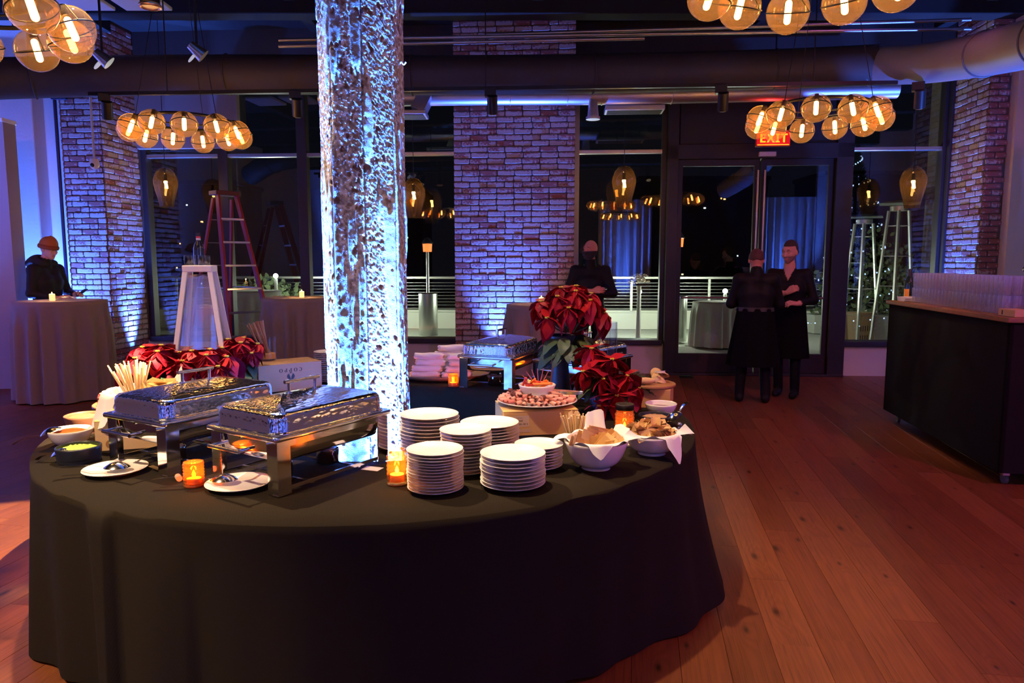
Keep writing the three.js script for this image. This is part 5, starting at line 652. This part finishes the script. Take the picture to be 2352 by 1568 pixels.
// christmas tree at the right edge
{
  const p = [5.64, 0, -6.95], R = rng(61), t = thing('christmas_tree', 'dark christmas tree at the right edge of the picture', 'christmas tree', p), l = [], Ht = 3.6, rAt = (y) => 0.86 * (1 - y / 4.4) * min(1, (3.66 - y) / 0.9);
  for (let i = 0; i < 13000; i++) { const y = 0.3 + (Ht - 0.3) * (1 - Math.pow(R(), 0.8)), a = R() * 6.28, r = rAt(y) * (0.45 + 0.55 * sqrt(R())); const g = new THREE.ConeGeometry(0.006, 0.09, 3); l.push(put(g, r * cos(a), y - 0.05 * r, r * sin(a), 0.6 * R() + 1.2 * sin(a), 0, -1.2 * cos(a) + 0.5 * R())); }
  part(t, 'needles', l, mat(0.012, 0.02, 0.012, 0.8)).userData.kind = 'stuff'; part(t, 'trunk', cyl(0.02, 0.05, Ht, 0, Ht / 2, 0), mat(0.06, 0.035, 0.02, 0.9)); part(t, 'tree_stand', [cyl(0.05, 0.3, 0.1, 0, 0.05, 0)], blackMetal);
  const bulbM = glow(0.45, 0.65, 1, 11), bg = ball(0.013, 0, 0, 0, 1, 1, 1, 8, 6); const sl = thing('fairy_lights', 'string of cold white fairy lights wound round the christmas tree', 'string lights', p); const path = []; for (let i = 0; i <= 150; i++) { const k = i / 150, y = 0.3 + k * (Ht - 0.4), a = k * 52, r = rAt(y) + 0.012; path.push([r * cos(a), y, r * sin(a)]); if (i % 1 === 0) { const o = part(sl, 'light_bulb', bg, bulbM); o.position.set(r * 1.01 * cos(a), y, r * 1.01 * sin(a)); o.castShadow = false; } }
  part(sl, 'wire', tube(path, 0.0025, 700, 4), leafM[2]);
  for (let i = 0; i < 34; i++) { const y = 0.9 + (i % 17) * 0.075, a = 1.7 + (i * 2.399) % 3.2, r = rAt(y) + 0.02; const nm = 'shiny silver pink bauble on the visible side of the christmas tree'; if (!proto.baub) { const o = proto.baub = thing('bauble', nm, 'bauble', [0, 0, 0], 0, 'baubles on the christmas tree'); part(o, 'ball', ball(0.036, 0, 0, 0, 1, 1, 1, 24, 16), metal(0.75, 0.6, 0.65, 0.16)); part(o, 'cap', cyl(0.01, 0.012, 0.012, 0, 0.04, 0, 12), metal(0.7, 0.6, 0.4, 0.3)); o.position.set(p[0] + r * cos(a), y, p[2] + r * sin(a)); } else copy(proto.baub, [p[0] + r * cos(a), y, p[2] + r * sin(a)], 0); }
}
// red step ladder
{
  const base = room(uAt(520, 0.75), 0, 0.72), t = thing('step_ladder', 'red folding step ladder standing before the left window', 'ladder', base, TURN + 0.95), rm = mat(0.26, 0.012, 0.018, 0.5), Hh = 2.46, w0 = 0.36, w1 = 0.13, zb = 0.68;
  for (const s of [-1, 1]) { part(t, 'front_rail', bar([s * w0, 0, zb], [s * w1, Hh, 0.06], 0.03, 0.075), rm); part(t, 'rear_rail', bar([s * w0 * 0.95, 0, -zb], [s * w1, Hh - 0.05, -0.06], 0.025, 0.05), rm); part(t, 'rubber_foot', rbox(0.05, 0.05, 0.09, 0.006, s * w0, 0.025, zb), blackPaint); part(t, 'spreader', rod([s * lerp(w0, w1, 0.5), Hh * 0.5, lerp(zb, 0.06, 0.5)], [s * lerp(w0, w1, 0.5), Hh * 0.5, -lerp(zb, 0.06, 0.5)], 0.006), brushed); }
  for (let i = 1; i < 8; i++) { const k = i * 0.305 / Hh, w = lerp(w0, w1, k); part(t, 'step', rbox(2 * w, 0.025, 0.085, 0.003, 0, k * Hh, lerp(zb, 0.06, k)), brushed); part(t, 'rear_brace', rod([-w, k * Hh, -lerp(zb, 0.06, k)], [w, k * Hh, -lerp(zb, 0.06, k)], 0.006), brushed); }
  part(t, 'top_cap', rbox(0.34, 0.06, 0.2, 0.01, 0, Hh + 0.02, 0), mat(0.10, 0.012, 0.014, 0.5));
}

// ---------------------------------------------------------------- people
const sub = (a, b) => [a[0] - b[0], a[1] - b[1], a[2] - b[2]], dot = (a, b) => a[0] * b[0] + a[1] * b[1] + a[2] * b[2];
function capsule(p, c) { const a = c[0], b = c[1], ab = sub(b, a), ap = sub(p, a), h = clamp(dot(ap, ab) / (dot(ab, ab) + 1e-9)), q = [ap[0] - ab[0] * h, ap[1] - ab[1] * h, ap[2] - ab[2] * h]; return Math.hypot(...q) - lerp(c[2], c[3], h); }
const smin = (a, b, k) => { const h = clamp(0.5 + 0.5 * (b - a) / k); return lerp(b, a, h) - k * h * (1 - h); };
const ell = (p, c, r) => (Math.hypot((p[0] - c[0]) / r[0], (p[1] - c[1]) / r[1], (p[2] - c[2]) / r[2]) - 1) * min(...r);
const bounds = (caps, pad) => { const lo = [9, 9, 9], hi = [-9, -9, -9]; for (const c of caps) for (const [q, r] of [[c[0], c[2]], [c[1], c[3]]]) for (let k = 0; k < 3; k++) { lo[k] = min(lo[k], q[k] - r - pad); hi[k] = max(hi[k], q[k] + r + pad); } return [lo, hi]; };
const skinM = mat(1, 1, 1, 0.65, { vertexColors: true, specularIntensity: 0.35 });
function headField(p) { // face towards +z, origin between the ears
  let d = ell(p, [0, 0.015, -0.008], [0.077, 0.102, 0.098]); d = smin(d, ell(p, [0, -0.06, 0.028], [0.056, 0.06, 0.062]), 0.035); d = smin(d, ell(p, [0, -0.105, 0.062], [0.026, 0.02, 0.022]), 0.03);
  d = smin(d, capsule(p, [[0, 0.005, 0.086], [0, -0.036, 0.108], 0.009, 0.014]), 0.014); d = smin(d, capsule(p, [[-0.038, 0.028, 0.076], [0.038, 0.028, 0.076], 0.014, 0.014]), 0.02);
  for (const s of [-1, 1]) { d = smin(d, ell(p, [s * 0.078, -0.012, -0.008], [0.012, 0.032, 0.02]), 0.008); const e = ell(p, [s * 0.033, 0.006, 0.094], [0.016, 0.010, 0.014]); d = -smin(-d, e, 0.012); d = smin(d, ell(p, [s * 0.033, 0.004, 0.078], [0.013, 0.009, 0.011]), 0.003); d = smin(d, ell(p, [s * 0.045, -0.03, 0.066], [0.02, 0.018, 0.016]), 0.02); }
  d = smin(d, ell(p, [0, -0.066, 0.086], [0.026, 0.006, 0.010]), 0.006); d = smin(d, ell(p, [0, -0.079, 0.084], [0.022, 0.007, 0.010]), 0.006); return d;
}
function handGeo(at, along, back, side, curl, skin, s = 1) { // along the fingers, out of the back of the hand; side +1: thumb towards along x back
  const A = V(...along).normalize(), N = V(...back), T = A.clone().cross(N).normalize().multiplyScalar(side); N.copy(A.clone().cross(T)).normalize(); if (N.dot(V(...back)) < 0) N.negate();
  const w = (x, t, n) => { const v = V(...at).addScaledVector(A, x * s).addScaledVector(T, t * s).addScaledVector(N, n * s); return [v.x, v.y, v.z]; }, caps = [], palm = [];
  for (const [t, len] of [[0.030, 0.072], [0.010, 0.080], [-0.011, 0.075], [-0.030, 0.058]]) { palm.push([w(0.005, t * 0.5, 0), w(0.085, t, 0.002), 0.016 * s, 0.012 * s]); let x = 0.088, n = 0.002, a = 0; for (let i = 0; i < 3; i++) { const l = len * [0.45, 0.3, 0.25][i], x0 = x, n0 = n; a += curl * [0.8, 1, 0.7][i]; x += l * cos(a); n -= l * sin(a); caps.push([w(x0, t, n0), w(x, t, n), [0.0098, 0.0088, 0.008][i] * s, [0.0088, 0.008, 0.007][i] * s]); } }
  caps.push([w(0.02, 0.026, -0.006), w(0.052, 0.05, -0.018), 0.014 * s, 0.0115 * s], [w(0.052, 0.05, -0.018), w(0.085, 0.054, -0.026 - curl * 0.01), 0.0115 * s, 0.0085 * s]);
  const f = (x, y, z) => { const p = [x, y, z]; let d = 9; for (const c of palm) d = smin(d, capsule(p, c), 0.014); for (const c of caps) d = smin(d, capsule(p, c), 0.004); return d; }; const [lo, hi] = bounds([...caps, ...palm], 0.012); return blob(f, lo, hi, 0.0042, () => skin);
}
// J: joints in the figure's own axes, face towards +z
function person(label, p, turn, J, o) {
  const t = thing('person', label, 'person', p, turn), skin = o.skin ?? [0.50, 0.26, 0.18], top = o.top ?? [0.0045, 0.004, 0.0045], legs = o.legs ?? [0.004, 0.004, 0.005], shoe = [0.008, 0.008, 0.008], caps = [];
  const add = (a, b, r1, r2, c, k = 0.035) => caps.push([a, b, r1, r2, c, k]);
  const mid = (a, b, k) => [0, 1, 2].map((i) => lerp(a[i], b[i], k)), off = (a, x, y, z) => [a[0] + x, a[1] + y, a[2] + z];
  const { pelvis, chest, neck, head, sh, el, wr, hip, knee, ank } = J;
  for (const s of [-1, 1]) { add(off(pelvis, s * 0.055, 0, 0), off(chest, s * 0.085, -0.06, 0.005), 0.115, 0.110, top, 0.06); add(off(chest, s * 0.075, 0.0, 0.015), off(chest, s * 0.10, 0.10, -0.005), 0.115, 0.078, top, 0.06); }
  add(off(chest, 0, -0.08, 0.03), off(pelvis, 0, 0.02, 0.025), 0.10, 0.11, top, 0.06);
  for (const i of [0, 1]) { add(mid(chest, sh[i], 0.25).map((v, k) => k === 1 ? v + 0.09 : v), sh[i], 0.062, 0.064, top, 0.05); add(sh[i], el[i], 0.064, 0.050, top); add(el[i], mid(el[i], wr[i], 0.75), 0.050, 0.041, top); add(mid(el[i], wr[i], 0.72), wr[i], 0.034, 0.028, o.cuff ?? skin, 0.012); add(hip[i], knee[i], 0.098, 0.068, legs); add(knee[i], ank[i], 0.066, 0.054, legs); const F = J.toe?.[i] ?? [0, 0, 1]; const an = ank[i]; add([an[0], 0.05, an[2] - 0.02 * F[2]], [an[0] + 0.12 * F[0], 0.036, an[2] + 0.12 * F[2]], 0.048, 0.042, shoe, 0.015); add([an[0], 0.04, an[2]], [an[0] + 0.17 * F[0], 0.03, an[2] + 0.17 * F[2]], 0.038, 0.03, shoe, 0.02); }
  add(off(neck, 0, -0.06, -0.005), off(neck, 0, 0.015, 0.004), 0.074, 0.068, o.collar ?? top, 0.012); add(off(neck, 0, 0.02, 0), [lerp(neck[0], head[0], 0.75), lerp(neck[1], head[1], 0.75), lerp(neck[2], head[2], 0.75)], 0.055, 0.052, skin, 0.012);
  const body = (x, y, z) => { const q = [x, y, z]; let d = 9; for (const c of caps) { const v = capsule(q, c); if (v < 0.25) d = smin(d, v, c[5]); else d = min(d, v); } return d + 0.004 * (fbm(x * 14, y * 9, z * 14, 2) - 0.5) * (y < 1.35 ? 2 : 0); };
  const paint = (x, y, z) => { let b = 9, c = top; const q = [x, y, z]; for (const k of caps) { const v = capsule(q, k); if (v < b) { b = v; c = k[4]; } } if (o.vneck && y > o.vneck && abs(x) < (y - o.vneck) * 0.45 && z > chest[2] + 0.02) c = skin; return c; };
  const [lo, hi] = bounds(caps, 0.05); lo[1] = -0.01; const parts = [blob(body, lo, hi, 0.0108, paint)];
  const hm = new THREE.Matrix4().makeRotationFromEuler(new THREE.Euler(o.nod ?? 0, o.face ?? 0, o.tilt ?? 0, 'YXZ')); hm.setPosition(...head);
  const hg = blob((x, y, z) => headField([x, y, z]), [-0.105, -0.14, -0.125], [0.105, 0.13, 0.14], 0.0048, (x, y, z) => { if (o.beard && y < -0.045 && z > 0.0 && !(y > -0.088 && y < -0.058 && abs(x) < 0.024)) return skin.map((v) => v * 0.45); if (abs(abs(x) - 0.034) < 0.014 && y > 0.026 && y < 0.036 && z > 0.06) return skin.map((v) => v * 0.25); if (z > 0.07 && y < -0.058 && y > -0.086 && abs(x) < 0.026) return [skin[0] * 0.85, skin[1] * 0.6, skin[2] * 0.6]; return skin; }); parts.push(hg.applyMatrix4(hm));
  for (const h of o.hands ?? []) parts.push(handGeo(...h, skin));
  part(t, 'body', parts.map(norm), skinM);
  const H = new THREE.Group(); const onHead = (name, g, m, lbl) => part(t, name, g.applyMatrix4(hm), m, lbl);
  for (const s of [-1, 1]) onHead('eye', ball(0.0075, s * 0.033, 0.005, 0.0835, 1, 0.7, 0.6, 12, 8), mat(0.05, 0.04, 0.04, 0.2));
  if (o.hair) onHead('hair', blob((x, y, z) => { const line = o.hairline ?? 0.045, q = [x, y, z], shell = ell(q, [0, 0.022, -0.014], [0.084, 0.108 + (o.quiff ?? 0), 0.103]); const cut = z > -0.005 ? line + 0.02 - y - 0 * z : (z > -0.06 ? 0.0 - y + abs(z + 0.005) * -0.8 : -0.055 - y); return -smin(-(shell + 0.004 * (fbm(x * 90, y * 90, z * 90, 2) - 0.5)), -cut * 0.8, 0.016); }, [-0.11, -0.1, -0.14], [0.11, 0.16, 0.12], 0.0055), o.hair);
  return { t, onHead, hm };
}
const stand = (s = 1) => ({ pelvis: [0, 0.98 * s, 0], chest: [0, 1.27 * s, 0.0], neck: [0, 1.49 * s, 0.0], head: [0, 1.655 * s, 0.03], sh: [[-0.185 * s, 1.40 * s, 0], [0.185 * s, 1.40 * s, 0]], hip: [[-0.09, 0.93 * s, 0], [0.09, 0.93 * s, 0]], knee: [[-0.10, 0.51 * s, 0.02], [0.10, 0.51 * s, 0.02]], ank: [[-0.105, 0.09, -0.01], [0.105, 0.09, -0.01]] });
const hairDark = mat(0.025, 0.013, 0.010, 0.7);
const apronGeo = (r, y0, y1, flare, cz = 0.0, from = 0, span = 2 * PI) => grid(72, 18, (a, b) => { const th = from + a * span, y = lerp(y0, y1, b), rr = r + flare * b + 0.012 * b * sin(th * 9 + 1); return [rr * 1.12 * sin(th), y, cz + rr * 0.86 * cos(th)]; });
const apronM = mat(0.005, 0.005, 0.006, 1, { specularIntensity: 0.1, side: THREE.DoubleSide });
// man in the rust beanie, behind the left cocktail table, looking right
{
  const s = 1.055, J = stand(s); J.el = [[-0.27, 1.13 * s, 0.02], [0.26, 1.12 * s, 0.06]]; J.wr = [[-0.14, 1.07 * s, 0.27], [0.12, 1.10 * s, 0.31]]; J.head = [0, 1.648 * s, 0.065];
  const q = [-5.80, 0, -8.98], r = person('person in dark hoodie and rust beanie looking at a phone behind the left cocktail table', q, 1.40, J, { skin: [0.55, 0.33, 0.26], top: [0.012, 0.011, 0.013], nod: 0.28, hands: [[J.wr[0], [0.45, 0.15, 0.8], [-0.5, 0.7, 0.2], -1, 0.55], [J.wr[1], [-0.35, 0.2, 0.85], [0.5, 0.7, 0.2], 1, 0.6]] });
  const rust = mat(0.36, 0.11, 0.02, 0.95, { bumpMap: weave, bumpScale: 0.003 });
  r.onHead('beanie', grid(64, 24, (a, b) => { const th = a * 2 * PI, ph = b * 1.75, rib = 1 + 0.012 * sin(th * 26), k = sin(min(ph, PI / 2)); const y = 0.04 + 0.115 * cos(ph) - (b > 0.9 ? 0.006 : 0); return [0.089 * k * rib * sin(th), y - 0.0 + 0.008 * sin(th + 1.6), -0.012 + 0.112 * k * rib * cos(th)]; }, true), rust);
  r.onHead('beanie_cuff', put(new THREE.TorusGeometry(0.092, 0.013, 10, 48), 0, 0.018, -0.010, PI / 2 - 0.08, 0, 0, [1, 1.2, 2.0]), mat(0.22, 0.055, 0.012, 0.95));
  part(r.t, 'hood', blob((x, y, z) => { const p = [x, y, z]; let d = ell(p, [0, 1.50 * s, -0.075], [0.15, 0.085, 0.105]); d = smin(d, ell(p, [0, 1.47 * s, -0.17], [0.11, 0.06, 0.06]), 0.05); d = smin(d, capsule(p, [[-0.11, 1.47 * s, 0.03], [0.11, 1.47 * s, 0.03], 0.04, 0.04]), 0.05); return -smin(-d, ell(p, [0, 1.56 * s, 0.01], [0.085, 0.10, 0.085]), 0.02); }, [-0.22, 1.32 * s, -0.30], [0.22, 1.65 * s, 0.15], 0.012), mat(0.012, 0.011, 0.013, 0.9));
  const ph = [J.wr[1][0] - 0.045, J.wr[1][1] + 0.035, J.wr[1][2] + 0.115]; const phone = thing('phone', 'dark phone held by the man in the rust beanie', 'phone', [q[0] + cos(1.40) * ph[0] + sin(1.40) * ph[2], ph[1], q[2] - sin(1.40) * ph[0] + cos(1.40) * ph[2]], 1.40); part(phone, 'phone_body', put(rbox(0.07, 0.008, 0.145, 0.003, 0, 0, 0), 0, 0, 0, -0.6, 0, 0), blackPaint);
}
// man with a black mask, arms crossed, beside the centre pier
{
  const s = 1.045, J = stand(s); J.el = [[-0.30, 1.12 * s, 0.07], [0.30, 1.13 * s, 0.07]]; J.wr = [[0.06, 1.16 * s, 0.235], [-0.05, 1.10 * s, 0.20]]; J.sh[0][2] = J.sh[1][2] = 0.02;
  const r = person('bald person in black with a black face mask, arms crossed by the brick pier', [1.01, 0, -9.28], -0.22, J, { skin: [0.52, 0.22, 0.17], face: -0.55, nod: 0.05, hands: [[J.wr[0], [0.9, 0.1, 0.15], [0.0, 0.3, 0.95], -1, 0.5], [J.wr[1], [-0.9, 0.15, -0.1], [0, 0.2, 0.9], 1, 0.5]] });
  r.onHead('face_mask', blob((x, y, z) => max(abs(headField([x, y, z]) - 0.005) - 0.004, y + 0.018 - 0.3 * (z - 0.09) * 0, -0.125 - y, -0.012 - z + 0 * x), [-0.1, -0.14, -0.03], [0.1, 0.0, 0.14], 0.005), mat(0.015, 0.008, 0.012, 0.8));
}
// two men in long dark aprons by the door
{
  const s = 0.985, J = stand(s); J.head = [0.0, 1.615 * s, 0.10]; J.neck = [0, 1.475 * s, 0.03]; J.el = [[-0.26, 1.12 * s, 0.06], [0.26, 1.12 * s, 0.06]]; J.wr = [[-0.10, 1.10 * s, 0.27], [0.10, 1.12 * s, 0.27]]; J.ank = [[-0.14, 0.09, -0.02], [0.14, 0.09, 0.0]]; J.knee = [[-0.12, 0.51, 0.03], [0.12, 0.51, 0.02]];
  const r = person('person seen from behind with bowed head in a long dark apron by the door', [2.72, 0, -8.02], PI - 0.25, J, { skin: [0.42, 0.17, 0.14], nod: 0.62, hair: mat(0.06, 0.015, 0.015, 0.7), hairline: 0.02, hands: [[J.wr[0], [0.5, 0, 0.8], [0, 0.9, 0.2], -1, 0.5], [J.wr[1], [-0.5, 0, 0.8], [0, 0.9, 0.2], 1, 0.5]] });
  part(r.t, 'apron', apronGeo(0.175, 1.06, 0.42, 0.085), apronM); part(r.t, 'apron_band', apronGeo(0.178, 1.075, 1.03, 0.0), mat(0.03, 0.028, 0.03, 0.7));
}
{
  const s = 1.02, J = stand(s); J.el = [[-0.24, 1.13 * s, 0.06], [0.28, 1.12 * s, 0.03]]; J.wr = [[0.02, 1.20 * s, 0.22], [0.14, 1.08 * s, 0.23]]; J.ank = [[-0.08, 0.09, -0.02], [0.12, 0.09, 0.06]];
  const r = person('dark haired person with an open collar and long apron, right of the pair', [3.24, 0, -8.42], -0.55, J, { skin: [0.52, 0.24, 0.19], face: -0.35, nod: 0.12, hair: hairDark, quiff: 0.012, beard: true, vneck: 1.36, hands: [[J.wr[0], [0.75, 0.45, 0.2], [0.1, 0.4, 0.9], -1, 0.7], [J.wr[1], [-0.6, 0.1, 0.6], [0.2, 0.8, 0.5], 1, 0.6]] });
  part(r.t, 'apron', apronGeo(0.175, 1.07, 0.46, 0.05, 0.005), apronM);
}

// ---------------------------------------------------------------- the terrace outside
{
  const deck = struct('ground_terrace', 'pale grey terrace deck outside the windows', box(40, 0.2, 22, 2, -0.12, -21.4), mat(0.40, 0.41, 0.36, 0.85, { bumpMap: grainy, bumpScale: 0.002 }));
  const curb = struct('wall_curb', 'pale kerb wall under the terrace railing', [box(34, 0.40, 0.5, 2, 0.19, -17.2), box(34, 0.05, 0.56, 2, 0.41, -17.2)], mat(0.60, 0.60, 0.54, 0.85)); curb.rotation.y = TURN * 0.5;
  const rail = thing('railing', 'grey metal terrace railing with thin cables', 'railing', [0, 0, 0], TURN * 0.5), rmt = metal(0.55, 0.55, 0.52, 0.45); part(rail, 'top_rail', rbox(34, 0.06, 0.08, 0.01, 2, 1.20, -16.9), rmt); for (let i = 0; i < 9; i++) part(rail, 'cable', box(34, 0.012, 0.012, 2, 0.48 + i * 0.075, -16.9), metal(0.25, 0.25, 0.25, 0.4)); for (let x = -14; x < 19; x += 1.8) part(rail, 'post', rbox(0.06, 0.78, 0.06, 0.006, x, 0.81, -16.9), rmt);
  // pyramid heaters
  const heater = (label, p, k, box2) => { const t = thing('patio_heater', label, 'patio heater', p, 0.3), h = 2.22 * k, hb = 0.23, ht = 0.10, y0 = 0.75, st = metal(0.6, 0.6, 0.58, 0.35); for (const [x, z] of [[-1, -1], [1, -1], [1, 1], [-1, 1]]) part(t, 'leg', bar([x * hb, 0, z * hb], [x * ht, h, z * ht], 0.035, 0.035), st); part(t, 'glass_tube', cyl(0.055, 0.055, h - y0, 0, (h + y0) / 2, 0, 24, 0, 0, 0, true), pane(0.85, 0.9, 0.9)); for (let i = 0; i < 4; i++) { const a = [[-1, -1], [1, -1], [1, 1], [-1, 1]], [x0, z0] = a[i], [x1, z1] = a[(i + 1) % 4]; part(t, 'grille', [0.3, 0.5, 0.7, 0.9].map((q) => { const w = lerp(hb, ht, q); return rod([x0 * w, q * h, z0 * w], [x1 * w, q * h, z1 * w], 0.005); }), st); } part(t, 'burner_head', [cyl(0.13, 0.13, 0.07, 0, h + 0.03, 0, 28)], st); part(t, 'reflector', lathe([[0, 0.05], [0.25, 0.02], [0.40, 0.0], [0.40, 0.012], [0.25, 0.035], [0, 0.065]], 4, 0, h + 0.10, 0), metal(0.75, 0.8, 0.82, 0.3)); part(t, 'tank_cover', [box(0.36, y0 - 0.08, 0.36, 0, y0 / 2, 0)], box2 ?? mat(0.3, 0.32, 0.34, 0.5)); if (box2) part(t, 'vent_slot', [0, 1].flatMap((r) => [0, 1, 2, 3, 4, 5].map((i) => box(0.012, 0.09, 0.004, -0.12 + i * 0.048, 0.28 + r * 0.16, 0.182))), blackPaint); return t; };
  const h1 = atDepth(1980, 600, 12.4), h2 = atDepth(2058, 600, 11.5); heater('pyramid patio heater with a tan base outside, left of the pair', [h1[0], 0, h1[2]], 1.0, mat(0.55, 0.38, 0.20, 0.8)); heater('taller pyramid patio heater outside, right of the pair', [h2[0], 0, h2[2]], 1.07);
  const mush = (label, px, D, topY, glowing) => { const b = atDepth(px, 600, D), t = thing('patio_heater', label, 'patio heater', [b[0], 0, b[2]]), st = metal(0.62, 0.62, 0.6, 0.3); part(t, 'tank_cover', lathe([[0, 0.02], [0.2, 0.02], [0.2, 0.9], [0.16, 0.92], [0, 0.92]], 32), st); part(t, 'pole', rod([0, 0.9, 0], [0, topY - 0.2, 0], 0.035), st); part(t, 'burner', cyl(0.10, 0.09, 0.16, 0, topY - 0.12, 0, 24), glow(1, 0.16, 0.03, glowing)); part(t, 'reflector', lathe([[0, 0.12], [0.06, 0.09], [0.12, 0.0], [0.125, 0.0], [0.06, 0.105], [0, 0.135]], 36, 0, topY - 0.03, 0), st); return t; };
  mush('glowing mushroom patio heater outside between column and brick pier', 982, 15.2, 1.98, 2.4); mush('glowing mushroom patio heater outside the door, left side', 1557, 14.1, 2.06, 3);
  cocktail('round table under a grey cloth outside, seen through the left door leaf', [atDepth(1650, 600, 13.4)[0], 0, -13.4], 0.44, 0.84, greyCloth, 1.1, 0.08); cocktail('round table under a grey cloth outside, behind the ladder', [atDepth(570, 600, 13.2)[0], 0, -13.2], 0.55, 1.05, greyCloth, 3.1, 0.1);
  // bollard lamps; the last three stand out of view, placed to light the deck
  for (const [i, [px, D, h, w]] of [[1668, 14.6, 0.98, 'behind the outside table by the door'], [1470, 14.8, 0.96, 'in the window left of the door'], [632, 15.0, 1.28, 'behind the ladder'], [1300, 15.8, 0.9, 'unseen behind the centre brick pier, lighting the deck'], [2250, 13.2, 0.9, 'unseen behind the right brick pier, lighting the deck'], [860, 15.5, 0.9, 'unseen behind the rough column, lighting the deck']].entries()) {
    const b = atDepth(px, 600, D), t = thing('bollard_lamp', 'white bollard lamp on the terrace ' + w, 'lamp', [b[0], 0, b[2]]); part(t, 'post', cyl(0.035, 0.045, h - 0.06, 0, (h - 0.06) / 2, 0, 20), mat(0.6, 0.6, 0.58, 0.5)); part(t, 'lamp_globe', ball(0.05, 0, h, 0), glow(0.9, 1, 0.82, 14)).castShadow = false; point(C(0.88, 1, 0.76), POWER.terrace, [b[0], h, b[2]], 2.5); }
  const fl = atDepth(1468, 636, 14.2), fp = thing('flower_vase', 'vase of pale dried flowers outside the window left of the door', 'vase', [fl[0], 0, fl[2]]); part(fp, 'stand', [cyl(0.03, 0.05, 0.9, 0, 0.45, 0, 18), cyl(0.05, 0.03, 0.2, 0, 1.0, 0, 18)], mat(0.5, 0.5, 0.45, 0.5)); { const R = rng(77), l = []; for (let i = 0; i < 90; i++) { const a = R() * 6.28, e = R() * 1.4, r = 0.14 + R() * 0.12; l.push(ball(0.022, r * cos(a) * sin(e), 1.12 + r * cos(e) * 0.9, r * sin(a) * sin(e), 1, 0.7, 1, 6, 5)); } part(fp, 'blossoms', l, mat(0.55, 0.45, 0.35, 0.8)).userData.kind = 'stuff'; }
  // planting and distant city
  const bushM = mat(0.05, 0.07, 0.03, 0.8, { side: THREE.DoubleSide }); for (const [i, [px, D, w, h]] of [[600, 16.0, 2.2, 1.0], [2000, 16.0, 2.6, 2.0], [1250, 19, 3, 1.6]].entries()) { const b = atDepth(px, 600, D), R = rng(300 + i), l = []; for (let k = 0; k < 900; k++) { const a = R() * 6.28, q = sqrt(R()), y = R(); l.push(put(leafGeo[k % 4].clone(), w / 2 * q * cos(a), 0.3 + h * y * (1 - 0.5 * q * q), 0.4 * q * sin(a), R() * 6, R() * 6, R() * 6, 0.13)); } const o = thing('planter_shrub', ['low shrub in the terrace planter behind the ladder', 'tall shrub behind the pyramid heaters', 'dark shrub at the far terrace edge'][i], 'shrub', [b[0], 0, b[2]]); part(o, 'foliage', l, bushM).userData.kind = 'stuff'; part(o, 'planter_box', rbox(w, 0.42, 0.5, 0.02, 0, 0.2, 0), mat(0.3, 0.3, 0.28, 0.8)); }
  const R = rng(401), bm = mat(0.02, 0.022, 0.03, 0.9), lit = [glow(1, 0.75, 0.4, 2.2), glow(0.8, 0.95, 1, 2), glow(1, 0.5, 0.15, 2.4)];
  for (let i = 0; i < 9; i++) { const x = -70 + i * 17 + R() * 6, z = -75 - R() * 30, w = 10 + R() * 8, h = 6 + R() * 12, t = thing('distant_building', 'dark distant building with a few lit windows, number ' + ['one', 'two', 'three', 'four', 'five', 'six', 'seven', 'eight', 'nine'][i] + ' from the left', 'building', [x, -6, z]); part(t, 'wall', box(w, h + 6, 8, 0, h / 2, 0), bm); part(t, 'roof', box(w + 0.4, 0.4, 8.4, 0, h + 3.2, 0), bm); for (let k = 0; k < 7; k++) part(t, 'lit_window', box(0.12 + R() * 0.12, 0.14, 0.05, (R() - 0.5) * w * 0.85, 2 + R() * h, 4.02), lit[Math.floor(R() * 3)]); }
  struct('ground_city', 'dark ground beyond the terrace', box(300, 0.2, 160, 0, -6.2, -112), mat(0.02, 0.02, 0.02, 1));
}

// curtains and blue uplights out of view behind the camera, placed for the reflections
{
  const cm = mat(0.7, 0.7, 0.72, 0.9, { side: THREE.DoubleSide });
  for (const [i, [x, w]] of [[-2.2, 3.0], [1.8, 1.8], [7.0, 1.7], [-7.6, 1.8]].entries()) { const c = one('curtain', ['wide pale curtain out of view behind the camera, placed for the reflections', 'narrow pale curtain out of view behind the camera, placed for the reflections', 'pale curtain out of view in the right rear corner, placed for the reflections', 'pale curtain out of view in the left rear corner, placed for the reflections'][i], 'curtain', grid(120, 10, (a, b) => [(a - 0.5) * w, 0.05 + b * 3.6, 0.06 * sin(a * w * 28) + 0.015 * sin(a * 50)]), cm, [x, 0, 4.4]); uplight('unseen blue uplight placed to light the ' + ['wide rear curtain', 'narrow rear curtain', 'right corner curtain', 'left corner curtain'][i], [x, 0, 4.12], [x, 4.2, 4.4], POWER.drape, 34, 0.9); }
}
uplight('unseen blue uplight placed to light the right side wall', [7.5, 0, 0.6], [7.9, 4.2, 0.4], POWER.drape * 0.7, 46, 0.9);  // out of view, lights the wall that the door glass mirrors
renderer.render(scene, camera);
